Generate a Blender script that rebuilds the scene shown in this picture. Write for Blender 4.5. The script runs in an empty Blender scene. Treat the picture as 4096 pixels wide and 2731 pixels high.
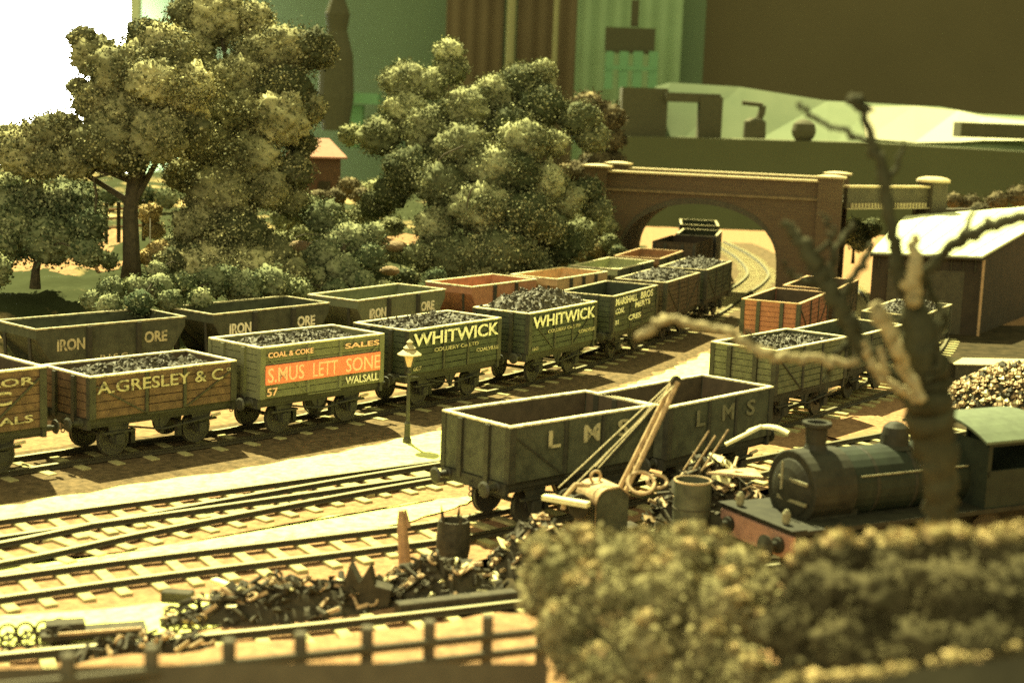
import bpy, bmesh, math, random
import numpy as np
from mathutils import Vector, Matrix

random.seed(7)
PI = math.pi
S = bpy.context.scene
C = S.collection

# ------------------------------------------------------------------ camera
cam_d = bpy.data.cameras.new('camera')
cam = bpy.data.objects.new('camera', cam_d)
C.objects.link(cam)
cam.matrix_world = (Matrix.Translation((0, 0, 9.8686))
                    @ Matrix.Rotation(PI / 2 - .1497, 4, 'X')
                    @ Matrix.Rotation(.0385, 4, 'Z'))
cam_d.lens = 54.07
cam_d.sensor_width = 36
cam_d.clip_start = .5
cam_d.clip_end = 1500
cam_d.dof.use_dof = True
cam_d.dof.focus_distance = 50
cam_d.dof.aperture_fstop = .34
S.camera = cam

# ------------------------------------------------------------------ world, light, exposure
W = bpy.data.worlds.new('World')
S.world = W
W.use_nodes = True
bgn = W.node_tree.nodes['Background']
bgn.inputs[0].default_value = (.96, .97, .47, 1)
bgn.inputs[1].default_value = .205
sd = bpy.data.lights.new('sun', 'SUN')
sd.energy = 5.0
sd.angle = math.radians(.9)
sd.color = (1, .96, .48)
so = bpy.data.objects.new('sun', sd)
C.objects.link(so)
az, el = math.radians(-66), math.radians(57)
dirv = Vector((math.cos(az) * math.cos(el), math.sin(az) * math.cos(el), -math.sin(el)))
so.rotation_euler = dirv.to_track_quat('-Z', 'Y').to_euler()
so.location = (-20, 90, 60)
# added soft fill from the front left, high up; no source seen there
ad = bpy.data.lights.new('front_fill_light', 'AREA')
ad.shape = 'RECTANGLE'
ad.size, ad.size_y = 60, 30
ad.energy = 12000
ad.color = (1, .88, .60)
ao = bpy.data.objects.new('front_fill_light', ad)
C.objects.link(ao)
ao.location = (-34, -42, 42)
ao.rotation_euler = (Vector((2, 48, 1)) - ao.location).to_track_quat('-Z', 'Y').to_euler()
vs = S.view_settings
S.display_settings.display_device = 'sRGB'
vs.view_transform = 'Standard'
vs.look = 'None'
vs.exposure = 1.9
vs.gamma = 1
S.render.engine = 'CYCLES'
S.cycles.use_denoising = False
S.cycles.max_bounces = 6
S.cycles.diffuse_bounces = 4


# ------------------------------------------------------------------ materials
def mat(name, col, rough=.7, var=.25, scale=3.0, bump=.0, bscale=20, col2=None, spec=.4, metal=0, island=False, coords='Object', lo=.3, hi=.7):
    m = bpy.data.materials.new(name)
    m.use_nodes = True
    nt = m.node_tree
    N, L = nt.nodes, nt.links
    b = N['Principled BSDF']
    b.inputs['Roughness'].default_value = rough
    b.inputs['Specular IOR Level'].default_value = spec
    b.inputs['Metallic'].default_value = metal
    tc = N.new('ShaderNodeTexCoord')
    no = N.new('ShaderNodeTexNoise')
    no.inputs['Scale'].default_value = scale
    no.inputs['Detail'].default_value = 9
    no.inputs['Roughness'].default_value = .65
    L.new(tc.outputs[coords], no.inputs['Vector'])
    mr = N.new('ShaderNodeMapRange')
    mr.inputs['From Min'].default_value = lo
    mr.inputs['From Max'].default_value = hi
    L.new(no.outputs['Fac'], mr.inputs['Value'])
    mx = N.new('ShaderNodeMix')
    mx.data_type = 'RGBA'
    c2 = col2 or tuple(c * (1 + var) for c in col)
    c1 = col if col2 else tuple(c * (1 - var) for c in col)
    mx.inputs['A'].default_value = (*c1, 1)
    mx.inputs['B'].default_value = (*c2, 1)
    if island:  # sparse bright faces: highlights of sunlit leaves painted into the colour
        ge = N.new('ShaderNodeNewGeometry')
        ad_ = N.new('ShaderNodeMath')
        ad_.operation = 'MULTIPLY_ADD'
        ad_.inputs[1].default_value = .7
        L.new(ge.outputs['Random Per Island'], ad_.inputs[0])
        ml = N.new('ShaderNodeMath')
        ml.operation = 'MULTIPLY'
        ml.inputs[1].default_value = .4
        L.new(mr.outputs['Result'], ml.inputs[0])
        L.new(ml.outputs[0], ad_.inputs[2])
        pw = N.new('ShaderNodeMath')
        pw.operation = 'POWER'
        pw.inputs[1].default_value = 3.2
        L.new(ad_.outputs[0], pw.inputs[0])
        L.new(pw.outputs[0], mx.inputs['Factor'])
    else:
        L.new(mr.outputs['Result'], mx.inputs['Factor'])
    L.new(mx.outputs['Result'], b.inputs['Base Color'])
    if bump:
        n2 = N.new('ShaderNodeTexNoise')
        n2.inputs['Scale'].default_value = bscale
        n2.inputs['Detail'].default_value = 4
        L.new(tc.outputs[coords], n2.inputs['Vector'])
        bu = N.new('ShaderNodeBump')
        bu.inputs['Strength'].default_value = bump
        bu.inputs['Distance'].default_value = .05
        L.new(n2.outputs['Fac'], bu.inputs['Height'])
        L.new(bu.outputs['Normal'], b.inputs['Normal'])
    return m


def emis(name, col, st):
    m = bpy.data.materials.new(name)
    m.use_nodes = True
    nt = m.node_tree
    b = nt.nodes['Principled BSDF']
    b.inputs['Base Color'].default_value = (*col, 1)
    b.inputs['Emission Color'].default_value = (*col, 1)
    b.inputs['Emission Strength'].default_value = st
    return m


def brick_mat(name, c1, c2, mortar, sc=1.0):
    m = mat(name, c1, .85)
    nt = m.node_tree
    N, L = nt.nodes, nt.links
    br = N.new('ShaderNodeTexBrick')
    br.inputs['Color1'].default_value = (*c1, 1)
    br.inputs['Color2'].default_value = (*c2, 1)
    br.inputs['Mortar'].default_value = (*mortar, 1)
    br.inputs['Scale'].default_value = sc
    br.inputs['Mortar Size'].default_value = .015
    br.inputs['Brick Width'].default_value = .45
    br.inputs['Row Height'].default_value = .16
    tc = N.new('ShaderNodeTexCoord')
    mp = N.new('ShaderNodeMapping')
    mp.inputs['Rotation'].default_value = (PI / 2, 0, 0)
    L.new(tc.outputs['Object'], mp.inputs['Vector'])
    L.new(mp.outputs['Vector'], br.inputs['Vector'])
    L.new(br.outputs['Color'], N['Principled BSDF'].inputs['Base Color'])
    return m


M = {}
M['ballast'] = mat('ballast', (.14, .078, .042), .9, scale=4.5, bump=1, bscale=10, col2=(.36, .21, .105), spec=.1, lo=.25, hi=.68, coords='Object')
M['yard'] = mat('yard_sand', (.40, .40, .085), .95, scale=4.5, bump=.6, bscale=14, col2=(.80, .80, .30), spec=.1, lo=.22, hi=.6)
M['hill'] = mat('hill_soil', (.034, .040, .016), .95, spec=.05, scale=.22, bump=.8, bscale=3, col2=(.40, .29, .14), lo=.53, hi=.64)  # dark tone stands in for shade under the trees; pale patches are sand
M['bed'] = mat('shade_toned_bed', (.045, .034, .018), .95, scale=4.5, bump=1, bscale=12, col2=(.19, .13, .066), spec=.1)  # ground colour darkened to stand in for shade beside the trains
M['peeled'] = mat('peeled_sunlit_wood', (.25, .20, .10), .85, scale=6, var=.35, bump=.5, bscale=7)  # pale peeled wood; on the twigs it stands in for sunlight
M['darkground'] = mat('dark_ground_grit', (.018, .016, .009), .95, scale=1.9, bump=.8, bscale=9, col2=(.065, .048, .025), spec=.05)  # dark ground tone with lighter grit
M['sleeper'] = mat('sleeper', (.22, .18, .08), .85, scale=5, col2=(.44, .40, .17), bump=.2)
M['rail'] = mat('rail', (.045, .037, .02), .55, scale=6, var=.3, spec=.5)
M['railtop'] = mat('rail_top', (.36, .33, .21), .40, var=.1, metal=1)
M['black'] = mat('black_iron', (.036, .034, .02), .6, scale=4, var=.4)
M['frame'] = mat('underframe_black', (.032, .030, .018), .7, scale=4, var=.4)
M['wheel'] = mat('wheel_steel', (.05, .045, .03), .5, var=.3)
M['coal'] = mat('coal', (.055, .046, .026), .65, scale=8, var=.6, spec=.4, bump=.3)
M['white'] = mat('white_paint', (.74, .70, .52), .6, scale=12, var=.14)
M['cream'] = mat('faded_cream_paint', (.42, .35, .19), .7, scale=10, var=.3)
M['rubbed'] = mat('rubbed_paint', (.17, .155, .085), .75, scale=8, var=.4)
M['rimlight'] = mat('bare_rim', (.34, .28, .15), .5, scale=5, col2=(.86, .76, .46), lo=.35, hi=.55)
M['rimdark'] = mat('worn_rim', (.16, .14, .08), .5, scale=5, col2=(.58, .50, .28), lo=.35, hi=.6)
M['wlet'] = mat('worn_white_lettering', (.13, .13, .07), .7, scale=7, col2=(.78, .72, .50), lo=.36, hi=.45)
M['clet'] = mat('worn_cream_lettering', (.11, .10, .055), .7, scale=7, col2=(.46, .40, .22), lo=.38, hi=.48)
M['grey'] = mat('ore_grey', (.054, .057, .031), .65, scale=2.5, var=.5)
M['grey2'] = mat('ore_light_grey', (.13, .14, .075), .7, scale=2.5, var=.25)
M['greyyel'] = mat('ore_pale_grey', (.30, .31, .15), .7, scale=2.5, var=.25)
M['orered'] = mat('ore_bauxite', (.36, .17, .09), .75, scale=2.5, var=.3)
M['oreorange'] = mat('ore_pale_rust', (.46, .30, .15), .75, scale=2.5, var=.3)
M['brown'] = mat('ore_brown', (.24, .13, .06), .75, scale=2.5, var=.3)
M['red'] = mat('oxide_red_planks', (.110, .064, .033), .75, scale=4, var=.5)
M['redin'] = mat('oxide_red_inside', (.07, .05, .028), .85, scale=4, var=.3)
M['olive'] = mat('olive_planks', (.135, .135, .072), .75, scale=4, var=.2)
M['orange'] = mat('orange_band', (.90, .22, .12), .65, scale=6, var=.15)
M['peach'] = mat('peach_lettering', (.90, .50, .32), .6, scale=10, var=.1)
M['dgreen'] = mat('dark_green_planks', (.038, .045, .025), .65, scale=4, var=.5)
M['lms'] = mat('lms_grey', (.060, .062, .034), .7, scale=3, var=.5)
M['rwred'] = mat('brick_red_planks', (.30, .115, .065), .75, scale=4, var=.25)
M['rwgreen'] = mat('weathered_green_planks', (.115, .118, .058), .75, scale=4, var=.4)
M['loco'] = mat('loco_green', (.015, .020, .012), .65, scale=2, var=.4, spec=.2)
M['locoblack'] = mat('loco_black', (.024, .023, .014), .65, var=.4, spec=.2)
M['cabroof'] = mat('cab_roof_green', (.075, .095, .055), .75, var=.25)
M['bufferred'] = mat('buffer_red', (.28, .15, .10), .8, scale=5, var=.25)
M['brass'] = mat('brass', (.8, .65, .35), .25, var=.1, metal=1)
M['brick'] = brick_mat('bridge_brick', (.105, .068, .034), (.085, .055, .029), (.115, .082, .045))
M['stone2'] = mat('worn_course', (.17, .12, .06), .85, scale=3, var=.3)
M['stone'] = mat('bridge_stone', (.48, .38, .21), .8, scale=3, var=.2)
M['girder'] = mat('girder', (.06, .05, .026), .7, var=.3)
M['shedwall'] = mat('shed_wall', (.040, .028, .015), .85, scale=1.5, var=.3)
M['shedroof'] = mat('shed_roof', (.66, .68, .42), .8, scale=1, var=.12)
M['pipe'] = mat('downpipe', (.42, .26, .13), .6, var=.2)
M['hutroof'] = mat('hut_roof', (.40, .19, .13), .85, scale=4, var=.15)
M['hutwall'] = mat('hut_wall', (.10, .055, .03), .85, var=.2)
M['bark'] = mat('bark', (.055, .043, .022), .9, scale=4, var=.5, bump=.8, bscale=8)
M['deadbark'] = mat('dead_bark', (.040, .038, .020), .9, spec=.1, scale=2, var=.45, bump=.5, bscale=5)
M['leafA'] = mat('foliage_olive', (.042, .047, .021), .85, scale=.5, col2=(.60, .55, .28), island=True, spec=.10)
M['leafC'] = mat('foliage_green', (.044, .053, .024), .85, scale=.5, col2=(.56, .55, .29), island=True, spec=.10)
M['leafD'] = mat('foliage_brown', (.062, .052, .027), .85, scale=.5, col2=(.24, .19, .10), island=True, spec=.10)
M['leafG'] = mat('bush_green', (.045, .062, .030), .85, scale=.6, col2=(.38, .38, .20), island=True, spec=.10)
M['leafH'] = mat('hedge_foliage', (.070, .066, .030), .9, scale=1.3, col2=(.27, .225, .11), spec=.1)
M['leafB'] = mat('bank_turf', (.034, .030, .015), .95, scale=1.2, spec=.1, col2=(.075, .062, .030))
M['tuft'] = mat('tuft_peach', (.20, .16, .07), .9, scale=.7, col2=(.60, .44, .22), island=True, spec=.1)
M['moss'] = mat('bank_dark', (.05, .043, .022), .95, scale=1.2, var=.4, bump=.6, bscale=4)
M['rock'] = mat('rock', (.22, .15, .08), .9, scale=3, var=.25, bump=.5)
M['scrapd'] = mat('scrap_dark', (.045, .038, .022), .75, spec=.2, scale=5, var=.5)
M['scrapl'] = mat('scrap_light', (.36, .25, .13), .75, scale=5, var=.5)
M['scrapy'] = mat('scrap_pale', (.66, .60, .32), .6, scale=5, var=.2)
M['timber'] = mat('timber', (.30, .18, .09), .8, scale=6, var=.35)
M['glass'] = mat('lantern_glass', (.62, .40, .22), .4, var=.1)
M['wallgreen'] = mat('wall_green', (.150, .205, .110), .9, scale=.03, var=.10)
M['walldark'] = mat('wall_dark', (.125, .100, .050), .95, scale=.03, var=.10)
M['curtain'] = mat('curtain_dark', (.14, .10, .052), .95, scale=.05, var=.2)
M['curtainpale'] = mat('curtain_pale', (.25, .34, .18), .9, scale=.06, var=.15)
M['pole'] = mat('pole', (.32, .29, .14), .7, var=.1)
M['cloth'] = mat('cloth_dark', (.10, .10, .045), .95, scale=.05, var=.15)
M['boardpale'] = mat('board_pale', (.15, .20, .11), .9, scale=.05, col2=(.27, .31, .18))
M['litpatch'] = mat('lit_board_sheet', (.86, .76, .52), .9, scale=.04, col2=(.80, .84, .60))  # bright colour stands in for light falling on the board
M['crate'] = mat('crate', (.085, .078, .04), .9, var=.2)
M['palegreen'] = mat('pale_green_plastic', (.17, .34, .17), .7, var=.1)
M['window'] = emis('window_daylight', (1, 1, .9), 6)
M['fascia'] = mat('baseboard_fascia', (.075, .062, .034), .8, var=.2)


# ------------------------------------------------------------------ mesh builder
class MB:
    def __init__(s):
        s.v = []
        s.f = []

    def add(s, vs_, fs):
        n = len(s.v)
        s.v += [tuple(v) for v in vs_]
        s.f += [tuple(i + n for i in f) for f in fs]
        return s

    def box(s, c, d, rz=0, M4=None, tilt=None):
        x, y, z = [k / 2 for k in d]
        vs_ = [Vector(p) for p in [(-x, -y, -z), (x, -y, -z), (x, y, -z), (-x, y, -z), (-x, -y, z), (x, -y, z), (x, y, z), (-x, y, z)]]
        R = Matrix.Rotation(rz, 4, 'Z')
        if tilt:
            R = R @ Matrix.Rotation(tilt[0], 4, 'X') @ Matrix.Rotation(tilt[1], 4, 'Y')
        vs_ = [R @ v + Vector(c) for v in vs_]
        if M4:
            vs_ = [M4 @ v for v in vs_]
        return s.add(vs_, [(0, 3, 2, 1), (4, 5, 6, 7), (0, 1, 5, 4), (1, 2, 6, 5), (2, 3, 7, 6), (3, 0, 4, 7)])

    def tube(s, pts, rad, seg=8, cap=True):
        pts = [Vector(p) for p in pts]
        if not hasattr(rad, '__len__'):
            rad = [rad] * len(pts)
        base = len(s.v)
        up = Vector((0, 0, 1))
        prev = None
        for i, p in enumerate(pts):
            t = (pts[min(i + 1, len(pts) - 1)] - pts[max(i - 1, 0)]).normalized()
            if prev is None:
                a = t.cross(up)
                if a.length < .05:
                    a = t.cross(Vector((1, 0, 0)))
            else:
                a = prev - t * prev.dot(t)
            a.normalize()
            prev = a
            b = t.cross(a)
            for k in range(seg):
                an = 2 * PI * k / seg
                s.v.append(tuple(p + (a * math.cos(an) + b * math.sin(an)) * rad[i]))
        for i in range(len(pts) - 1):
            for k in range(seg):
                a0 = base + i * seg + k
                a1 = base + i * seg + (k + 1) % seg
                s.f.append((a0, a1, a1 + seg, a0 + seg))
        if cap:
            s.f.append(tuple(base + k for k in range(seg))[::-1])
            s.f.append(tuple(base + (len(pts) - 1) * seg + k for k in range(seg)))
        return s

    def lathe(s, prof, c=(0, 0, 0), axis='Z', seg=20):
        """prof: list of (r, h)"""
        base = len(s.v)
        for r, h in prof:
            for k in range(seg):
                an = 2 * PI * k / seg
                x, y = r * math.cos(an), r * math.sin(an)
                p = {'Z': (x, y, h), 'X': (h, x, y), 'Y': (x, h, y)}[axis]
                s.v.append((p[0] + c[0], p[1] + c[1], p[2] + c[2]))
        for i in range(len(prof) - 1):
            for k in range(seg):
                a0 = base + i * seg + k
                a1 = base + i * seg + (k + 1) % seg
                s.f.append((a0, a1, a1 + seg, a0 + seg))
        if prof[0][0] > 1e-4:
            s.f.append(tuple(base + k for k in range(seg))[::-1])
        if prof[-1][0] > 1e-4:
            s.f.append(tuple(base + (len(prof) - 1) * seg + k for k in range(seg)))
        return s

    def prism(s, poly, off):
        """poly: 3d points (planar), off: extrusion vector"""
        n = len(poly)
        o = Vector(off)
        vs_ = [Vector(p) for p in poly] + [Vector(p) + o for p in poly]
        fs = [tuple(range(n))[::-1], tuple(range(n, 2 * n))]
        fs += [(i, (i + 1) % n, (i + 1) % n + n, i + n) for i in range(n)]
        return s.add(vs_, fs)

    def torus(s, c, R_, r_, axis='Z', seg=20, sg=6, M4=None):
        base = len(s.v)
        for i in range(seg):
            a = 2 * PI * i / seg
            for k in range(sg):
                b = 2 * PI * k / sg
                rr = R_ + r_ * math.cos(b)
                x, y, z = rr * math.cos(a), rr * math.sin(a), r_ * math.sin(b)
                p = {'Z': (x, y, z), 'X': (z, x, y), 'Y': (x, z, y)}[axis]
                v = Vector(p)
                if M4:
                    v = M4 @ v
                s.v.append(tuple(v + Vector(c)))
        for i in range(seg):
            for k in range(sg):
                a0 = base + i * sg + k
                a1 = base + i * sg + (k + 1) % sg
                b0 = base + ((i + 1) % seg) * sg + k
                b1 = base + ((i + 1) % seg) * sg + (k + 1) % sg
                s.f.append((a0, b0, b1, a1))
        return s

    def build(s, name, m, parent=None, bevel=0, smooth=False, recalc=True):
        me = bpy.data.meshes.new(name)
        me.from_pydata(s.v, [], s.f)
        if recalc:
            bm = bmesh.new()
            bm.from_mesh(me)
            bmesh.ops.recalc_face_normals(bm, faces=bm.faces)
            if bevel:
                bmesh.ops.bevel(bm, geom=list(bm.edges), offset=bevel, segments=1, affect='EDGES', clamp_overlap=True)
            bm.to_mesh(me)
            bm.free()
        me.materials.append(m)
        if smooth:
            me.polygons.foreach_set('use_smooth', [True] * len(me.polygons))
        o = bpy.data.objects.new(name, me)
        C.objects.link(o)
        if parent:
            o.parent = parent
        return o


def tag(o, label=None, cat=None, group=None, kind=None):
    if label: o['label'] = label
    if cat: o['category'] = cat
    if group: o['group'] = group
    if kind: o['kind'] = kind
    return o


def empty(name, loc=(0, 0, 0), rz=0):
    o = bpy.data.objects.new(name, None)
    C.objects.link(o)
    o.empty_display_size = .2
    o.location = loc
    o.rotation_euler = (0, 0, rz)
    return o


def copy_thing(root):
    r = root.copy()
    C.objects.link(r)
    for ch in list(root.children):
        c = ch.copy()
        C.objects.link(c)
        c.parent = r
        for g in list(ch.children):
            d = g.copy()
            C.objects.link(d)
            d.parent = c
    return r


def text(body, x0, x1, z0, z1, y, m, parent, name='lettering', bold=.012, fitw=True):
    """lettering in the plane y = const, facing -y, filling x0..x1 by z0..z1"""
    cu = bpy.data.curves.new('t', 'FONT')
    cu.body = body
    cu.size = 1
    cu.offset = bold
    cu.extrude = .008
    cu.resolution_u = 3
    o = bpy.data.objects.new('t', cu)
    C.objects.link(o)
    bpy.context.view_layer.update()
    me = bpy.data.meshes.new_from_object(o.evaluated_get(bpy.context.evaluated_depsgraph_get()))
    bpy.data.objects.remove(o)
    n = len(me.vertices)
    a = np.empty(n * 3)
    me.vertices.foreach_get('co', a)
    a = a.reshape(-1, 3)
    mn, mx_ = a.min(0), a.max(0)
    sx = (x1 - x0) / (mx_[0] - mn[0])
    sz = (z1 - z0) / (mx_[1] - mn[1])
    out = np.empty_like(a)
    out[:, 0] = x0 + (a[:, 0] - mn[0]) * sx
    out[:, 2] = z0 + (a[:, 1] - mn[1]) * sz
    out[:, 1] = y - a[:, 2]
    me.vertices.foreach_set('co', out.ravel())
    me.materials.clear()
    me.materials.append(m)
    me.name = name
    t = bpy.data.objects.new(name, me)
    C.objects.link(t)
    t.parent = parent
    return t


def smooth(t):
    t = np.clip(t, 0, 1)
    return t * t * (3 - 2 * t)


def cat_line(P_, step=.5):
    """Catmull-Rom through 2d points, resampled evenly; returns points and headings"""
    P_ = [np.array(p, float) for p in P_]
    Q = [2 * P_[0] - P_[1]] + P_ + [2 * P_[-1] - P_[-2]]
    out = []
    for i in range(1, len(Q) - 2):
        for t in np.linspace(0, 1, 24, endpoint=False):
            a, b, c, d = Q[i - 1], Q[i], Q[i + 1], Q[i + 2]
            out.append(.5 * ((2 * b) + (c - a) * t + (2 * a - 5 * b + 4 * c - d) * t * t + (3 * b - a - 3 * c + d) * t ** 3))
    out.append(P_[-1])
    out = np.array(out)
    L_ = np.r_[0, np.cumsum(np.hypot(*np.diff(out, axis=0).T))]
    n = int(L_[-1] / step)
    s_ = np.arange(n + 1) * step
    x = np.interp(s_, L_, out[:, 0])
    y = np.interp(s_, L_, out[:, 1])
    th = np.arctan2(np.gradient(y), np.gradient(x))
    return x, y, th

# ================================================================== SETTING
LINE_A = [(-24, 38.5), (-15.53, 47.57), (-11.07, 52.31), (-6.73, 57.49), (-2.71, 63.27), (.9, 67.8), (3.78, 72.6), (6.29, 78.71), (8.7, 85), (10.7, 91), (11.6, 98), (11.9, 110)]
LINE_B = [(-20, 32.3), (-16.3, 36.7), (-12.15, 41.3), (-8.22, 44.99), (-4.33, 50.06), (-.44, 55.27), (2.94, 61.44), (5.5, 67.3), (8.2, 73.5), (10.3, 79.5), (12.5, 87), (14.6, 94), (16, 101), (16.6, 112), (16.2, 125)]
LINE_LMS = [(-16, 25.8), (-10.12, 29.85), (-7.54, 31.57), (-3.55, 34.0), (-.79, 35.83), (2.84, 39.27), (6.42, 42.7), (10.5, 46.5), (15, 50.5)]
LINE_MAIN = [(-17, 29.5), (-11.3, 34.2), (-8.06, 36.75), (-3.85, 40.1), (.2, 43.2), (4.2, 46.0), (7.61, 48.94), (11, 53.6), (14.27, 58.3), (16.3, 63.5), (18.4, 68), (20.2, 73)]
LINE_TURN = [(-16, 27.6), (-11.1, 32.0), (-8.6, 34.8), (-4.3, 39.1), (-.5, 42.6)]
LINE_SIDING = [(2.3, 45.3), (4.9, 49.2), (7.6, 54.5), (10.35, 61.54), (13.1, 67.6), (15.2, 72.8), (17.8, 80), (19.6, 88), (20.5, 98)]
LINE_FRONT = [(-15, 22.6), (-8.6, 25.46), (-6.57, 26.3), (-2.67, 28.0), (2, 30.3), (5.7, 32.5), (13.6, 36.8), (22, 42)]


def seg_dist(px, py, line):
    """signed distance (left positive) from a polyline, numpy arrays"""
    best = np.full(px.shape, 1e9)
    sgn = np.ones(px.shape)
    for (x0, y0), (x1, y1) in zip(line[:-1], line[1:]):
        dx, dy = x1 - x0, y1 - y0
        t = np.clip(((px - x0) * dx + (py - y0) * dy) / (dx * dx + dy * dy), 0, 1)
        ex, ey = px - (x0 + t * dx), py - (y0 + t * dy)
        d = np.hypot(ex, ey)
        m = d < best
        best = np.where(m, d, best)
        sgn = np.where(m, np.sign(dx * ey - dy * ex), sgn)
    return best * sgn


LA_EXT = [(-60, -2)] + LINE_A + [(10, 200)]
LF_EXT = [(-60, 2)] + LINE_FRONT + [(60, 62)]


def wob(x, y, f=1.0, s=0):
    return (np.sin(x * .9 * f + 1.3 + s) * np.cos(y * 1.1 * f + s) + .6 * np.sin(x * 2.1 * f + y * 1.7 * f + 2 + s)
            + .35 * np.sin(x * 4.7 * f - y * 3.9 * f + s) + .2 * np.cos(x * 9.1 * f + y * 8.3 * f))


def height(x, y):
    x = np.asarray(x, float)
    y = np.asarray(y, float)
    d = seg_dist(x, y, LA_EXT)
    h = -.2 + 2.3 * smooth((d - 2.2) / 12) + .8 * smooth((d - 14) / 14)
    h = h + 4.6 * np.exp(-((x - 3) ** 2 / 26 + (y - 97) ** 2 / 110)) * smooth((d - 1.7) / 2.6)
    h = h + (.16 * wob(x, y, .55) + .05 * wob(x, y, 2.2)) * smooth((d - 2.2) / 3)
    h = h + .012 * wob(x, y, 3.1)
    # low bank along the front edge of the layout
    e = seg_dist(x, y, LF_EXT)
    h = h + 1.75 * smooth((-e - 1.6) / 2.8) + .08 * wob(x, y, 1.2) * smooth((-e - 2) / 2)
    return h


def H1(x, y):
    return float(height(np.array([x]), np.array([y]))[0])


def grid(name, xs, ys, fz, m, keep=None):
    X, Y = np.meshgrid(xs, ys)
    Z = fz(X, Y)
    nx, ny = len(xs), len(ys)
    v = np.stack([X.ravel(), Y.ravel(), Z.ravel()], 1)
    i = np.arange(nx * ny).reshape(ny, nx)
    f = np.stack([i[:-1, :-1].ravel(), i[:-1, 1:].ravel(), i[1:, 1:].ravel(), i[1:, :-1].ravel()], 1)
    me = bpy.data.meshes.new(name)
    me.vertices.add(len(v))
    me.vertices.foreach_set('co', v.ravel())
    me.loops.add(f.size)
    me.loops.foreach_set('vertex_index', f.ravel().astype(np.int32))
    me.polygons.add(len(f))
    me.polygons.foreach_set('loop_start', np.arange(0, f.size, 4, dtype=np.int32))
    me.polygons.foreach_set('loop_total', np.full(len(f), 4, dtype=np.int32))
    me.polygons.foreach_set('use_smooth', np.ones(len(f), bool))
    me.update()
    me.validate()
    o = bpy.data.objects.new(name, me)
    C.objects.link(o)
    if isinstance(m, (list, tuple)):
        for k in m: me.materials.append(k)
        if keep is not None:
            cx = v[f].mean(1)
            me.polygons.foreach_set('material_index', keep(cx[:, 0], cx[:, 1]).astype(np.int32))
    else:
        me.materials.append(m)
    return o


def zone(x, y):
    d = seg_dist(x, y, LA_EXT)
    e = seg_dist(x, y, LF_EXT)
    z_ = np.where(d > 2.0 + .4 * wob(x, y, .8), 1, 0)
    for (cx, cy, _), rx, ry in (((-21.82, 68.89, 0.5), 4.5, 3.2), ((-11.52, 82.12, 2.2), 1.8, 2.2), ((-6.31, 87.54, 1.8), 1.6, 3.5), ((-20.47, 77.17, 2.4), 1.2, 3.0), ((1.93, 88.8, 1.5), 1.2, 2.0)):
        z_ = np.where(((x - cx) / rx) ** 2 + ((y - cy) / ry) ** 2 < 1 + .35 * wob(x, y, 1.4), 0, z_)
    return z_


g = grid('ground', np.arange(-55, 66, .35), np.arange(13.5, 140, .35), height, [M['ballast'], M['hill']], zone)
tag(g, kind='structure')

# the pale sanded strip between the loaded train and the sidings
bx_, by_, bth = cat_line(LINE_B[:8], .5)
mx_, my_, mth = cat_line(LINE_MAIN[:8], .5)
n = 90
ib = np.linspace(0, len(bx_) - 1, n)
im = np.linspace(0, len(mx_) - 1, n)
up_x = np.interp(ib, range(len(bx_)), bx_ + 3.3 * np.sin(bth))
up_y = np.interp(ib, range(len(by_)), by_ - 3.3 * np.cos(bth))
lo_x = np.interp(im, range(len(mx_)), mx_ - 1.05 * np.sin(mth))
lo_y = np.interp(im, range(len(my_)), my_ + 1.05 * np.cos(mth))
jag = np.random.RandomState(3).normal(0, .10, n)
up_x = up_x + jag * .7
up_y = up_y - jag * .7
mb = MB()
K = 8
for i in range(n):
    for k in range(K + 1):
        t = k / K
        edge = min(t, 1 - t) * K
        mb.v.append((up_x[i] * (1 - t) + lo_x[i] * t, up_y[i] * (1 - t) + lo_y[i] * t, -.15 + (.035 if edge >= 1 else -.06)))
for i in range(n - 1):
    for k in range(K):
        a0 = i * (K + 1) + k
        mb.f.append((a0, a0 + 1, a0 + K + 2, a0 + K + 1))
yo = mb.build('yard_path', M['yard'], smooth=True)
tag(yo, kind='structure')
for p in yo.data.polygons:
    pass

def strip(name, line, off0, off1, z, m, step=.5):
    x_, y_, th_ = cat_line(line, step)
    rr = random.Random(len(name))
    mb_ = MB()
    for i in range(len(x_)):
        for k, o_ in enumerate((off0, off0 * .8, off1 * .8, off1)):
            q_ = o_ + rr.uniform(-.10, .10)
            mb_.v.append((x_[i] - q_ * math.sin(th_[i]), y_[i] + q_ * math.cos(th_[i]), z if k in (1, 2) else z - .07))
    for i in range(len(x_) - 1):
        for k in range(3):
            a0 = i * 4 + k
            mb_.f.append((a0, a0 + 1, a0 + 5, a0 + 4))
    return tag(mb_.build(name, m), kind='structure')


strip('track_bed', LINE_B, 2.1, -3.5, -.16, M['bed'])  # dark strip out to the edge of the train's cast shadow, painted shade
strip('track_bed', LINE_A, 1.8, -1.8, -.168, M['bed'])

# sandy patches between the front tracks
def patch(name, pts, z, m):
    mb_ = MB()
    rr = random.Random(hash(name) % 1000)
    pts = [p[:2] for p in pts]
    c = (sum(p[0] for p in pts) / len(pts), sum(p[1] for p in pts) / len(pts))
    x_, y_, _ = cat_line(list(pts) + [pts[0]], .3)
    mb_.v.append((c[0], c[1], z))
    for a, b in zip(x_[:-1], y_[:-1]):
        mb_.v.append((a + rr.uniform(-.08, .08), b + rr.uniform(-.08, .08), z))
    k = len(x_) - 1
    for i in range(k):
        mb_.f.append((0, 1 + i, 1 + (i + 1) % k))
    return tag(mb_.build(name, m), kind='structure')


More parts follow.
